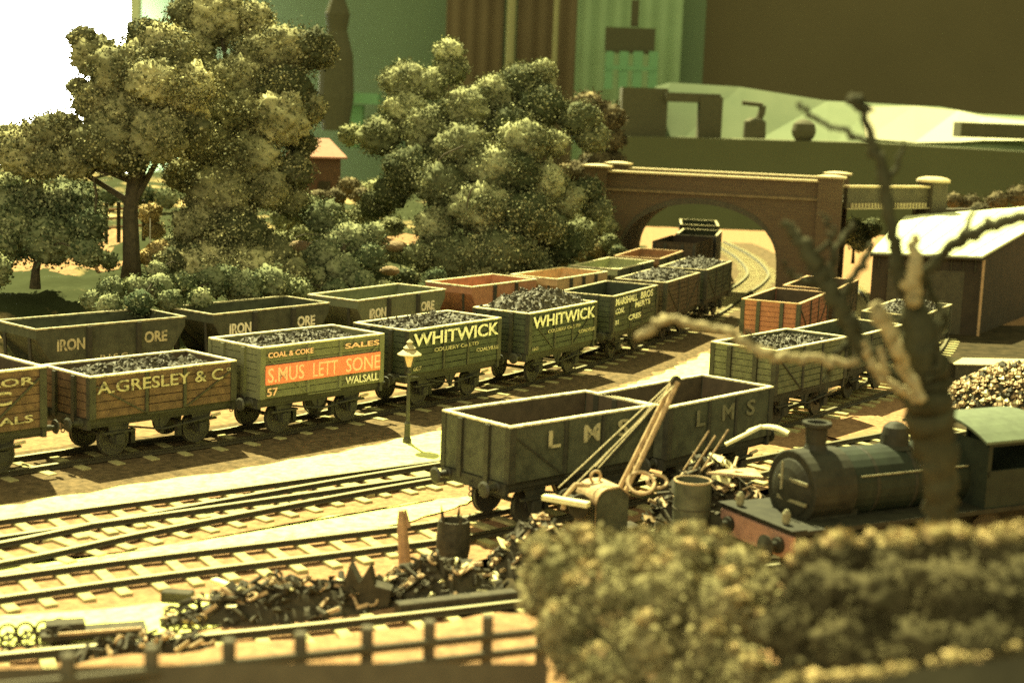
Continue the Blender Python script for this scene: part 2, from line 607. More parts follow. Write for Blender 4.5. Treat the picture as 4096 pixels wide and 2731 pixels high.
patch('sand_ground', [(-16, 29), (-10.4, 31.7), (-8, 33.4), (-4, 36.9), (-.8, 39.3), (-1.7, 37.4), (-3.6, 35.3), (-7.6, 32.7), (-10.3, 30.9), (-15, 27.8)], -.165, M['yard'])
patch('dark_ground', [(-2.5, 31.5), (0, 33.0), (3.5, 37.2), (7, 41), (9.5, 46.5), (14, 52), (17, 64), (18.5, 73), (23, 78), (40, 78), (34, 44), (20, 39), (10, 34), (5, 31.2), (0, 28.9)], -.176, M['darkground'])  # dark ground sheet under the scrapyard and the right-hand sidings
patch('gravel_patch', [(10.12, 48.99, 0), (11.24, 51.36, 0), (12.25, 52.24, 0), (12.89, 52.06, 0), (12.41, 49.42, 0), (11.43, 48.22, 0), (10.56, 48.06, 0)], -.12, M['ballast'])
patch('sand_ground', [(-9.6, 28.5), (-7.4, 29.4), (-5, 30.9), (-4.2, 31), (-4.4, 29.6), (-5.6, 28.3), (-7.6, 27.3), (-9.6, 26.8), (-12, 26), (-12, 27.4)], -.165, M['yard'])


# ------------------------------------------------------------------ tracks
SL = MB().box((0, 0, -.19), (.27, 2.5, .13)).build('sleeper', M['sleeper'], bevel=.012)
SLM = SL.data
bpy.data.objects.remove(SL)
SLM2 = MB().box((0, -.0, -.19), (.27, 2.15, .125)).build('sleeper', M['sleeper'], bevel=.02)
SLMB = SLM2.data
bpy.data.objects.remove(SLM2)


def track(line, label, sp=.78, dz=0, wonk=.02):
    x, y, th = cat_line(line, .4)
    root = empty('railway_track', (float(x[0]), float(y[0]), 0))
    tag(root, label, 'track', 'model railway tracks')
    inv = Vector((float(x[0]), float(y[0]), 0))
    for s_ in (-1, 1):
        ox, oy = x - s_ * .67 * np.sin(th), y + s_ * .67 * np.cos(th)
        mb_ = MB()
        prof = [(-.10, -.13), (.10, -.13), (.10, -.10), (.03, -.07), (.03, -.045), (.065, -.03), (.065, 0), (-.065, 0), (-.065, -.03), (-.03, -.045), (-.03, -.07), (-.10, -.10)]
        np_ = len(prof)
        for i in range(len(x)):
            nx_, ny_ = -math.sin(th[i]), math.cos(th[i])
            for (a, b) in prof:
                mb_.v.append((ox[i] + nx_ * a - inv.x, oy[i] + ny_ * a - inv.y, b + dz))
        for i in range(len(x) - 1):
            for k in range(np_):
                a0, a1 = i * np_ + k, i * np_ + (k + 1) % np_
                mb_.f.append((a0, a1, a1 + np_, a0 + np_))
        r = mb_.build('rail', M['rail'], root)
        r.data.materials.append(M['railtop'])
        for p in r.data.polygons:
            if p.normal.z > .9 and p.center.z > dz - .01:
                p.material_index = 1
    x, y, th = cat_line(line, sp)
    for i in range(min(len(x), 98)):
        o = bpy.data.objects.new('sleeper', SLM if random.random() < .8 else SLMB)
        C.objects.link(o)
        o.parent = root
        o.location = (float(x[i]) - inv.x, float(y[i]) - inv.y, dz + random.uniform(-.006, .004))
        o.rotation_euler = (0, 0, float(th[i]) + random.gauss(0, wonk))
    return root


track(LINE_LMS, 'track with pale sleepers running under the two LMS wagons')
track(LINE_MAIN, 'track along the lower edge of the pale sanded strip', dz=-.002)
track(LINE_TURN, 'converging turnout track just in front of the one beside the sanded strip', dz=-.010)
track(LINE_FRONT, 'nearest track, passing in front of the scrap heaps behind the lineside fence')
track(LINE_B, 'track under the loaded coal wagons, curving on through the bridge arch', sp=1.08)
track(LINE_A, 'farthest track, under the row of empty ore hoppers', sp=.95)
track(LINE_SIDING, 'siding track under the brick red open wagons below the bridge', sp=.85, dz=-.006)


# ================================================================== WAGONS
def underframe(root, L_, side_z=1.18):
    f = MB()
    for s_ in (-1, 1):
        f.box((L_ / 2, s_ * .98, side_z - .15), (L_ + .1, .09, .26))
    f.box((.02, 0, side_z - .15), (.12, 2.3, .28)).box((L_ - .02, 0, side_z - .15), (.12, 2.3, .28))
    f.box((L_ * .35, 0, side_z - .2), (.1, 1.9, .2)).box((L_ * .65, 0, side_z - .2), (.1, 1.9, .2))
    f.build('underframe', M['frame'], root)
    wb = (L_ - 2.75) / 2
    for x in (wb, L_ - wb):
        w = MB()
        for s_ in (-1, 1):
            w.lathe([(.12, -.09), (.14, -.07), (.14, -.03), (.40, -.03), (.41, -.05), (.475, -.05), (.475, .03), (.50, .03), (.50, .06), (.38, .06), (.36, .03), (.12, .05), (.10, .09)],
                    (x, s_ * .70, .47), 'Y', 20)
        w.tube([(x, -.9, .47), (x, .9, .47)], .06)
        w.build('wheelset', M['wheel'], root)
        for s_ in (-1, 1):
            b = MB().box((x, s_ * 1.0, .5), (.26, .16, .28)).box((x, s_ * 1.0, .70), (1.0, .09, .06))
            b.prism([(x - .34, s_ * .94, .92), (x + .34, s_ * .94, .92), (x + .17, s_ * .94, .36), (x - .17, s_ * .94, .36)], (0, .05 * s_, 0))
            b.build('axle_box', M['frame'], root)
    br = MB()
    br.tube([(wb + .15, -1.08, .85), (L_ / 2, -1.1, .62), (L_ - wb + .3, -1.12, .78)], .03)
    br.box((L_ / 2, -1.0, .75), (.12, .06, .5)).box((wb + .6, -.7, .47), (.14, .16, .4)).box((L_ - wb - .6, -.7, .47), (.14, .16, .4))
    br.prism([(L_ / 2 - .4, -1.0, 1.0), (L_ / 2 + .4, -1.0, 1.0), (L_ / 2, -1.0, .5)], (0, .04, 0))
    br.build('brake_gear', M['frame'], root)
    br2 = MB().tube([(L_ - wb + .25, -1.12, .80), (L_ - wb + .55, -1.13, .84)], .045)
    br2.build('brake_lever', M['cream'], root)
    for e in (0, 1):
        for s_ in (-1, 1):
            d = -1 if e == 0 else 1
            x0 = -.04 if e == 0 else L_ + .04
            MB().lathe([(.13, 0), (.13, .04 * d), (.09, .06 * d), (.07, .28 * d), (.045, .28 * d), (.045, .40 * d), (.19, .40 * d), (.20, .42 * d), (.15, .46 * d), (.0001, .47 * d)],
                       (x0, s_ * .87, side_z - .12), 'X', 14).build('buffer', M['black'], root)
        x0 = -.08 if e == 0 else L_ + .08
        cp = MB()
        for k in range(3):
            cp.torus((x0, 0, side_z - .2 - k * .13), .06, .018, 'X' if k % 2 else 'Y', 10, 5)
        cp.build('coupling', M['black'], root)


def coal_load(root_loc, th, L_, z, name, label, m=None, amp=.16, seed=1, heap=.25, chunk=.12):
    """a heap of coal as its own object: bumpy surface with loose lumps on it"""
    o_rng = np.random.RandomState(seed)
    nx, ny = 44, 22
    xs = np.linspace(.1, L_ - .1, nx)
    ys = np.linspace(-1.08, 1.08, ny)
    X, Y = np.meshgrid(xs, ys)
    u, v_ = (X / L_ * 2 - 1), Y / 1.1
    Z = z + heap * (1 - u ** 4) * (1 - v_ ** 4) + amp * .35 * (np.sin(X * 5 + seed) * np.cos(Y * 6 + seed) + .8 * np.sin(X * 11 + Y * 9 + seed))
    Z = Z + o_rng.normal(0, amp * .22, Z.shape)
    mb_ = MB()
    mb_.v = [tuple(p) for p in np.stack([X.ravel(), Y.ravel(), Z.ravel()], 1)]
    for j in range(ny - 1):
        for i in range(nx - 1):
            a0 = j * nx + i
            mb_.f.append((a0, a0 + 1, a0 + nx + 1, a0 + nx))
    for k in range(420):
        i, j = o_rng.randint(1, nx - 1), o_rng.randint(1, ny - 1)
        c = Vector((X[j, i], Y[j, i], Z[j, i] + .02))
        r = chunk * o_rng.uniform(.35, 1.0)
        pts = [Vector(p) * r for p in [(1, 0, 0), (-1, 0, 0), (0, 1, 0), (0, -1, 0), (0, 0, .8), (0, 0, -.8)]]
        R = Matrix.Rotation(o_rng.uniform(0, 6), 3, 'Z') @ Matrix.Rotation(o_rng.uniform(0, 3), 3, 'X')
        pts = [R @ Vector((p.x * o_rng.uniform(.6, 1.2), p.y * o_rng.uniform(.6, 1.2), p.z)) + c for p in pts]
        mb_.add(pts, [(0, 2, 4), (2, 1, 4), (1, 3, 4), (3, 0, 4), (2, 0, 5), (1, 2, 5), (3, 1, 5), (0, 3, 5)])
    o = mb_.build(name, m or M['coal'])
    o.location = root_loc
    o.rotation_euler = (0, 0, th)
    return tag(o, label, 'coal load', 'coal loads in the open wagons', kind='stuff')


def open_wagon(x, y, th, L_, top, m, label, group, planks=7, min_=None, rim=None, endm=None, ironm=None, letters=(), load=None, seed=1,
               bands=None, door=True, diag=True, iron_end=True, bot=1.18, W_=2.4, loadkw=None):
    root = empty('open_wagon', (x, y, 0), th)
    tag(root, label, 'wagon', group)
    h = (top - bot) / planks
    w2 = W_ / 2
    min_ = min_ or m
    rim = rim or M['rimdark']
    ironm = ironm or M['black']
    for s_ in (-1, 1):
        sb = MB()
        for k in range(planks):
            sb.box((L_ / 2, s_ * (w2 - .04), bot + h * (k + .5)), (L_ - .02, .07, h - .022))
        sb.box((L_ / 2, s_ * (w2 - .065), (top + bot) / 2), (L_ - .06, .03, top - bot - .02))
        sp = sb.build('side_panel', m, root)
        if s_ == -1 and bands:
            for (z0, z1, bm_) in bands:
                MB().box((L_ / 2, -w2 - .028, (z0 + z1) / 2), (L_ - .36, .05, z1 - z0)).build('painted_band', bm_, root)
        yy = s_ * (w2 + .012)
        for xx in (.09, L_ - .09):
            MB().box((xx, yy, (top + bot) / 2), (.20, .03, top - bot - .01)).build('corner_plate', ironm, root)
        for xx in (L_ * .37, L_ * .63):
            MB().box((xx, yy + s_ * .005, (top + bot) / 2), (.10, .045, top - bot - .03)).build('door_post', ironm, root)
        ir = None
        if diag:
            for a_, b_ in ((.2, L_ * .355), (L_ - .2, L_ * .645)):
                MB().prism([(a_ - .03, s_ * (w2 + .0), top - .25), (a_ + .05, s_ * (w2 + .0), top - .25), (b_ + .04, s_ * (w2 + .0), bot + .03), (b_ - .04, s_ * (w2 + .0), bot + .03)], (0, s_ * .03, 0)).build('diagonal_strap', ironm, root)
        if door:
            d = MB()
            for k in range(planks):
                d.box((L_ / 2, s_ * (w2 + .008), bot + h * (k + .5)), (L_ * .225, .024, h - .03))
            if not bands:
                d.build('side_door', m, root)
            hb = MB().box((L_ / 2, s_ * (w2 + .03), bot - .03), (L_ * .26, .03, .035))
            hb.build('door_hinge', ironm, root)
    for e in (0, 1):
        xx = .045 if e == 0 else L_ - .045
        eb = MB()
        for k in range(planks):
            eb.box((xx, 0, bot + h * (k + .5)), (.07, W_ - .17, h - .022))
        eb.box((xx + (.03 if e == 0 else -.03), 0, (top + bot) / 2), (.03, W_ - .2, top - bot - .02))
        eb.build('end_panel', endm or m, root)
        d = -1 if e == 0 else 1
        for yy in (-.48, .48):
            MB().box((xx + d * .075, yy, (top + bot) / 2 - .08), (.10, .15, top - bot + .1)).build('end_stanchion', ironm, root)
        for yy in (-w2 + .06, w2 - .06):
            MB().box((xx + d * .045, yy, (top + bot) / 2), (.03, .16, top - bot - .01)).build('end_corner_plate', ironm, root)
    MB().box((L_ / 2, 0, bot + .02), (L_ - .16, W_ - .16, .06)).build('floor', min_, root)
    r = MB()
    for s_ in (-1, 1):
        r.box((L_ / 2, s_ * (w2 - .045), top + .014), (L_ + .02, .13, .045))
        r.box((.045 if s_ < 0 else L_ - .045, 0, top + .0135), (.13, W_ - .2, .044))
    r.build('capping_strip', rim, root)
    if min_ is not m:
        li = MB()
        for s_ in (-1, 1):
            li.box((L_ / 2, s_ * (w2 - .088), (top + bot) / 2 + .02), (L_ - .22, .012, top - bot - .06))
            li.box((.1 if s_ < 0 else L_ - .1, 0, (top + bot) / 2 + .02), (.012, W_ - .26, top - bot - .06))
        li.build('inner_lining', min_, root)
    for s_ in (-1, 1):
        MB().box((L_ / 2, s_ * 1.06, bot - .10), (L_, .05, .17)).build('solebar', M['frame'], root)
    underframe(root, L_, bot - .0)
    yl = -w2 - (.018 if not bands else .04)
    for t in letters:
        body, a, b, z0, z1, lm = t[:6]
        text(body, a * L_, b * L_, z0, z1, yl - (.02 if True else 0), lm, root, bold=t[6] if len(t) > 6 else .015)
    if load:
        coal_load((x, y, 0), th, L_, load[0], 'coal_load', load[1], seed=seed, **(loadkw or {}))
    return root


def hopper(x, y, th, L_, top, m, label, group, min_=None, rim=None, letters=(), slope=.9, ribs=2, upper=None, ends=None):
    root = empty('ore_hopper_wagon', (x, y, 0), th)
    tag(root, label, 'wagon', group)
    rim = rim or M['rimdark']
    min_ = min_ or m
    bot, W_ = .98, 2.4
    w2 = W_ / 2
    zk = top - .30
    for s_ in (-1, 1):
        poly = [(0, s_ * w2, top), (0, s_ * w2, zk), (slope, s_ * w2, bot), (L_ - slope, s_ * w2, bot), (L_, s_ * w2, zk), (L_, s_ * w2, top)]
        sb = MB().prism(poly, (0, -s_ * .05, 0))
        sb.build('side_panel', m, root)
        for k in range(ribs):
            xx = L_ * (k + 1) / (ribs + 1)
            MB().box((xx, s_ * (w2 + .045), (top + bot) / 2), (.16, .09, top - bot - .04)).build('side_rib', M['frame'], root)
        MB().box((L_ / 2, s_ * (w2 + .02), bot + .03), (L_ - 2 * slope, .05, .08)).build('bottom_rail', M['frame'], root)
    for e in (0, 1):
        f_ = (lambda q: q) if e == 0 else (lambda q: L_ - q)
        d = 1 if e == 0 else -1
        eb = MB()
        eb.prism([(f_(0), -w2 + .05, top), (f_(0), w2 - .05, top), (f_(0), w2 - .05, zk), (f_(0), -w2 + .05, zk)], (d * .05, 0, 0))
        eb.prism([(f_(0), -w2 + .05, zk), (f_(0), w2 - .05, zk), (f_(slope + .75), w2 - .05, bot - .1), (f_(slope + .75), -w2 + .05, bot - .1)], (d * .06, 0, .02))
        eb.build('end_panel', m if min_ is m else min_, root)
        for yy in (-.75, .75):
            MB().tube([(f_(.02), yy, zk), (f_(.1), yy, .95)], .055, 6).build('end_stanchion', M['frame'], root)
    MB().box((L_ / 2, 0, bot + .02), (L_ - 2 * slope - 1.2, W_ - .12, .05)).build('floor', min_, root)
    r = MB()
    for s_ in (-1, 1):
        r.box((L_ / 2, s_ * (w2 - .02), top + .01), (L_ + .06, .10, .05))
        r.box((.0 if s_ < 0 else L_, 0, top + .009), (.10, W_ - .14, .048))
    r.build('capping_strip', rim, root)
    if min_ is not m:
        li = MB()
        for s_ in (-1, 1):
            yy = s_ * (w2 - .058)
            li.prism([(.07, yy, top - .02), (.07, yy, zk), (slope + .07, yy, bot + .05), (L_ - slope - .07, yy, bot + .05), (L_ - .07, yy, zk), (L_ - .07, yy, top - .02)], (0, -s_ * .008, 0))
        li.build('inner_lining', min_, root)
    underframe(root, L_, 1.05)
    for t in letters:
        body, a, b, z0, z1, lm = t[:6]
        text(body, a * L_, b * L_, z0, z1, -w2 - .006, lm, root, bold=t[6] if len(t) > 6 else .02)
    return root


ORE = 'empty ore hoppers on the farthest track'
COAL = 'loaded wagons on the middle track'
SID = 'open wagons on the sidings at right'
wt, cr, pc = M['wlet'], M['clet'], M['peach']

# --- far train
ore_l = lambda mm: [('IRON', .13, .31, 1.86, 2.24, mm, .035), ('ORE', .71, .87, 1.86, 2.24, mm, .035), ('B.I.S.C.', .41, .61, 1.42, 1.62, cr, .02)]
hopper(-15.53, 47.57, .83, 5.5, 2.6, M['grey'], 'dark grey IRON ORE hopper at the left edge, beyond the brick red wagons', ORE, letters=ore_l(M['clet']), rim=M['rimdark'])
hopper(-11.07, 52.31, .90, 5.45, 2.6, M['grey'], 'dark grey IRON ORE hopper second from the left, beyond the green and orange wagon', ORE, letters=ore_l(M['wlet']), rim=M['rimdark'])
hopper(-6.8, 57.4, 1.0, 5.6, 2.6, M['grey2'], 'lighter grey-green IRON ORE hopper third from the left, beyond the first WHITWICK wagon', ORE, letters=ore_l(M['wlet']), rim=M['rimlight'])
hopper(-2.71, 63.27, .97, 4.75, 2.6, M['orered'], 'rusty pink empty hopper right after the last IRON ORE one', ORE, rim=M['rimlight'])
hopper(.85, 67.4, 1.04, 4.75, 2.6, M['oreorange'], 'pale rust hopper with a thick pale rim and dark marks along its side', ORE, rim=M['rimlight'], ribs=3)
hopper(3.78, 72.6, 1.17, 5.3, 2.6, M['grey'], 'dark hopper with pale yellow-green inside, beyond the MARSHALL wagon', ORE, min_=M['greyyel'], rim=M['rimlight'])
hopper(6.25, 78.6, 1.25, 5.3, 2.6, M['grey'], 'dark hopper with orange-brown inside, last one before the bridge', ORE, min_=M['brown'], rim=M['oreorange'])
UB = 'dark wagons under the bridge arch'
open_wagon(8.75, 85.0, 1.26, 5.0, 2.9, M['redin'], 'dark open wagon entering the bridge arch, behind the orange-brown hopper', UB, rim=M['redin'])
open_wagon(10.6, 90.7, 1.38, 5.0, 2.9, M['dgreen'], 'dark open wagon with pale rim in the middle of the bridge arch', UB, rim=M['rimdark'])
open_wagon(11.5, 96.6, 1.48, 5.0, 3.1, M['dgreen'], 'farthest dark wagon seen through the bridge arch', UB, rim=M['rimdark'])

# --- middle train
open_wagon(-16.4, 36.65, .825, 5.0, 2.75, M['red'], 'dark red coal wagon cut by the left edge, lettered C and COALS', COAL, planks=7, rim=M['rimlight'],
           letters=[('ELLOR', .55, .93, 2.36, 2.56, cr), ('C', .68, .80, 1.88, 2.24, cr, .02), ('COALS', .55, .92, 1.36, 1.56, cr)], min_=M['redin'])
open_wagon(-12.15, 41.3, .83, 4.85, 2.33, M['red'], 'brick red five-plank coal wagon lettered A.GRESLEY & Co', COAL, planks=5, rim=M['rimlight'], min_=M['redin'], seed=4,
           letters=[('A.GRESLEY & C', .045, .90, 1.86, 2.19, cr, .012), ('o', .925, .955, 2.08, 2.19, cr)], load=(1.98, 'dull coal in the brick red A.GRESLEY wagon'), loadkw=dict(heap=.3, amp=.2))
open_wagon(-8.22, 44.99, .86, 5.0, 2.70, M['olive'], 'olive green coal wagon with a bright orange band, lettered WALSALL and numbered 57', COAL, rim=M['rimlight'], seed=9,
           bands=[(1.60, 2.17, M['orange'])], endm=M['olive'], ironm=M['olive'], diag=True,
           letters=[('COAL & COKE', .05, .40, 2.40, 2.56, pc), ('SALES', .66, .95, 2.40, 2.56, pc), ('S.MUS', .05, .33, 1.66, 2.10, pc, .01), ('LETT', .40, .60, 1.66, 2.10, pc, .01), ('SONE', .67, .96, 1.66, 2.10, pc, .01),
                    ('57', .045, .125, 1.26, 1.50, pc, .01), ('WALSALL', .67, .95, 1.28, 1.52, wt)],
           load=(2.38, 'coal in the olive wagon with the orange band'), loadkw=dict(heap=.28))
whl = lambda num: [('WHITWICK', .045, .965, 2.08, 2.52, wt, .022), ('COLLIERY Co LTD', .26, .74, 1.82, 1.95, cr), ('COALVILLE', .72, .97, 1.58, 1.71, cr), (num, .05, .13, 1.28, 1.42, cr)]
open_wagon(-4.33, 50.06, .94, 5.0, 2.62, M['dgreen'], 'dark green WHITWICK wagon standing behind the street lamp', COAL, rim=M['rimlight'], seed=2, letters=whl('007'), diag=False,
           load=(2.32, 'coal in the WHITWICK wagon behind the street lamp'), loadkw=dict(heap=.38))
open_wagon(-.44, 55.2, 1.03, 5.1, 2.64, M['dgreen'], 'dark green WHITWICK wagon with pale plank lines and a tall heap of coal', COAL, rim=M['rimlight'], seed=3, letters=whl('1046'),
           load=(2.45, 'tallest coal heap, in the WHITWICK wagon farther from the lamp'), loadkw=dict(heap=.62, amp=.2), min_=M['cream'])
open_wagon(2.90, 61.3, 1.14, 5.2, 2.64, M['dgreen'], 'empty dark green wagon lettered MARSHALL BROS', COAL, rim=M['rimdark'], diag=False,
           letters=[('MARSHALL', .03, .50, 2.26, 2.56, wt, .02), ('BROS', .58, .86, 2.28, 2.58, wt, .02), ('COAL', .03, .22, 1.92, 2.14, wt, .02), ('MERTS', .46, .80, 1.98, 2.22, wt, .02), ('31', .03, .10, 1.50, 1.68, wt, .02), ('CRES', .32, .60, 1.52, 1.74, wt, .02)])
open_wagon(5.55, 67.3, 1.18, 5.3, 2.62, M['redin'], 'dark wagon with a low bright-flecked coal load, behind the MARSHALL wagon', COAL, rim=M['rimdark'], seed=6,
           load=(2.42, 'bright flecked coal in the dark wagon behind the MARSHALL one'), loadkw=dict(heap=.35))
open_wagon(8.05, 73.5, 1.22, 5.4, 2.62, M['dgreen'], 'last coal wagon of the middle track, just in front of the bridge arch', COAL, rim=M['rimdark'], seed=8,
           load=(2.45, 'coal in the last wagon before the bridge arch'), loadkw=dict(heap=.3))

# --- sidings
lm_ = lambda a: [(q, u0, u1, 1.93, 2.36, M['rubbed'] if a else cr, .02) for q, u0, u1 in (('L', .25, .33), ('M', .49, .60), ('S', .73, .81))]
open_wagon(-.79, 35.83, .76, 5.0, 2.56, M['lms'], 'large empty dark grey LMS wagon nearest the crane', SID, planks=1, rim=M['rimlight'], letters=lm_(0), min_=M['redin'], bot=1.22)
open_wagon(3.12, 38.95, .85, 4.9, 2.56, M['lms'], 'second dark grey LMS wagon, behind the crane jib', SID, planks=1, rim=M['rimlight'], letters=lm_(1), min_=M['redin'], bot=1.22, diag=False)
open_wagon(7.45, 48.95, .90, 5.0, 2.60, M['rwgreen'], 'loaded wagon with weathered green end, under the bare twig', SID, rim=M['rimlight'], seed=12,
           load=(2.25, 'coal in the wagon with the weathered green end'), loadkw=dict(heap=.3), min_=M['lms'])
open_wagon(11.0, 54.4, .97, 5.0, 2.35, M['lms'], 'low empty wagon with pale rim, just behind the green-ended one', SID, planks=5, rim=M['rimlight'], min_=M['lms'])
open_wagon(15.1, 61.0, 1.08, 5.3, 2.35, M['lms'], 'coal wagon half hidden by the dead tree, beside the shed', SID, planks=5, rim=M['rimdark'], seed=15,
           load=(2.15, 'coal in the wagon half hidden by the dead tree'), loadkw=dict(heap=.3))
open_wagon(10.35, 61.54, 1.15, 5.1, 2.6, M['rwred'], 'brick red wagon with dark end posts below the bridge', SID, rim=M['oreorange'], min_=M['redin'])
open_wagon(13.0, 67.3, 1.18, 5.1, 2.6, M['redin'], 'dark empty wagon coupled behind the brick red one', SID, rim=M['oreorange'], min_=M['redin'])

# ================================================================== BRIDGE
def brick_bridge():
    A, B = Vector((5.0, 87.2, 0)), Vector((17.3, 84.0, 0))
    L_ = (B - A).length
    th = math.atan2(B.y - A.y, B.x - A.x)
    root = empty('brick_bridge', (A.x, A.y, 0), th)
    tag(root, 'brown brick arch bridge with pale coping stones above the curving tracks', 'bridge')
    dp = 6.5
    x0, x1 = .9, 9.75
    topz = 6.55

    def face(y, t):
        mb_ = MB()
        n = 28
        xc, rx, zs, rz = (x0 + x1) / 2, (x1 - x0) / 2, 1.6, 3.45
        arc = [(xc - rx * math.cos(PI * k / n), zs + rz * math.sin(PI * k / n) ** .8) for k in range(n + 1)]
        v = []
        for (ax, az_) in arc:
            v += [(ax, y, az_), (ax, y, topz), (ax, y + t, az_), (ax, y + t, topz)]
        b = len(mb_.v)
        mb_.v += v
        for k in range(n):
            p = b + 4 * k
            q = p + 4
            mb_.f += [(p, q, q + 1, p + 1), (p + 2, p + 3, q + 3, q + 2), (p, p + 2, q + 2, q)]
        mb_.box(((-1.2 + x0) / 2, y + t / 2, (topz - .4) / 2), (x0 + 1.2, t, topz + .4))
        mb_.box(((L_ + x1) / 2, y + t / 2, (topz - .4) / 2), (L_ - x1, t, topz + .4))
        return mb_
    face(0, .5).build('front_wall', M['brick'], root)
    face(dp - .5, .5).build('back_wall', M['brick'], root)
    # vault under the road
    vb = MB()
    n = 28
    xc, rx, zs, rz = (x0 + x1) / 2, (x1 - x0) / 2, 1.6, 3.45
    for k in range(n + 1):
        ax, az_ = xc - rx * math.cos(PI * k / n), zs + rz * math.sin(PI * k / n) ** .8
        vb.v += [(ax, .5, az_ + .003), (ax, dp - .5, az_ + .003)]
    for k in range(n):
        vb.f.append((2 * k, 2 * k + 1, 2 * k + 3, 2 * k + 2))
    vb.box((x0 - .1, dp / 2, .7), (.2, dp - 1, 1.9)).box((x1 + .1, dp / 2, .7), (.2, dp - 1, 1.9))
    vb.build('vault', M['brick'], root)
    ring = MB()
    for k in range(n):
        p = []
        for kk in (k, k + 1):
            a = PI * kk / n
            p.append((xc - rx * math.cos(a), zs + rz * math.sin(a) ** .8))
        ring.prism([(p[0][0], -.06, p[0][1]), (p[1][0], -.06, p[1][1]), (p[1][0], -.06, p[1][1] + .32), (p[0][0], -.06, p[0][1] + .32)], (0, .058, 0))
    ring.build('arch_ring', M['girder'], root)
    MB().box((L_ / 2 - .4, -.07, 5.62), (L_ + .4, .14, .14)).build('string_course', M['stone2'], root)
    MB().box((L_ / 2, dp / 2, 5.55), (L_ + .4, dp - 1.1, .3)).build('road_deck', M['girder'], root)
    cp = MB()
    cp.box((L_ / 2 - .2, .12, topz + .07), (L_ - .2, .62, .13))
    cp.build('coping', M['stone'], root, bevel=.03)
    MB().box((L_ / 2 - .2, dp - .25, topz + .07), (L_ - .2, .62, .13)).build('coping', M['stone'], root, bevel=.03)
    for xx in (-.6, L_ - .3):
        for yy in (.1, dp - .2):
            MB().box((xx, yy, topz / 2), (1.3, .95, topz + .5)).build('pier', M['brick'], root)
            q = MB()
            q.prism([(xx - .8, yy - .6, topz + .26), (xx + .8, yy - .6, topz + .26), (xx + .8, yy + .6, topz + .26), (xx - .8, yy + .6, topz + .26)], (0, 0, .11))
            q.lathe([(.74, topz + .37), (.55, topz + .42), (.3, topz + .45), (.0001, topz + .46)], (xx, yy, 0), 'Z', 12)
            q.build('pier_cap', M['stone'], root)
    return B, th


B_, bth_ = brick_bridge()


def girder_span():
    A, B = Vector((17.9, 84.4, 0)), Vector((23.4, 88.4, 0))
    th = math.atan2(B.y - A.y, B.x - A.x)
    L_ = (B - A).length
    root = empty('girder_bridge', (A.x, A.y, 0), th)
    tag(root, 'flat girder span with a row of small pale brackets, right of the brick arch', 'bridge')
    MB().box((L_ / 2, 0, 5.75), (L_, .3, 1.15)).build('girder', M['girder'], root)
    MB().box((L_ / 2, 6, 5.75), (L_, .3, 1.15)).box((L_ / 2, 3, 5.4), (L_, 5.7, .3)).build('deck', M['girder'], root)
    MB().box((L_ / 2, 0, 6.39), (L_, .5, .12)).build('coping', M['stone'], root)
    for k in range(24):
        MB().box((.35 + k * (L_ - .7) / 23, -.21, 5.36), (.10, .12, .26)).build('bracket', M['cream'], root)
    MB().box((L_ / 2, -.22, 5.19), (L_, .16, .06)).build('ledge', M['cream'], root)
    MB().box((L_ + .6, .1, 3.1), (1.3, 1.1, 7.1)).build('pier', M['girder'], root)
    MB().lathe([(.95, 6.65), (.95, 6.78), (.8, 6.88), (.45, 6.96), (.0001, 6.98)], (L_ + .6, .1, 0), 'Z', 14).build('pier_cap', M['stone'], root)
    MB().box((L_ + 3.5, 1.5, 2.4), (5, .6, 5.2)).build('wing_wall', M['girder'], root)


girder_span()


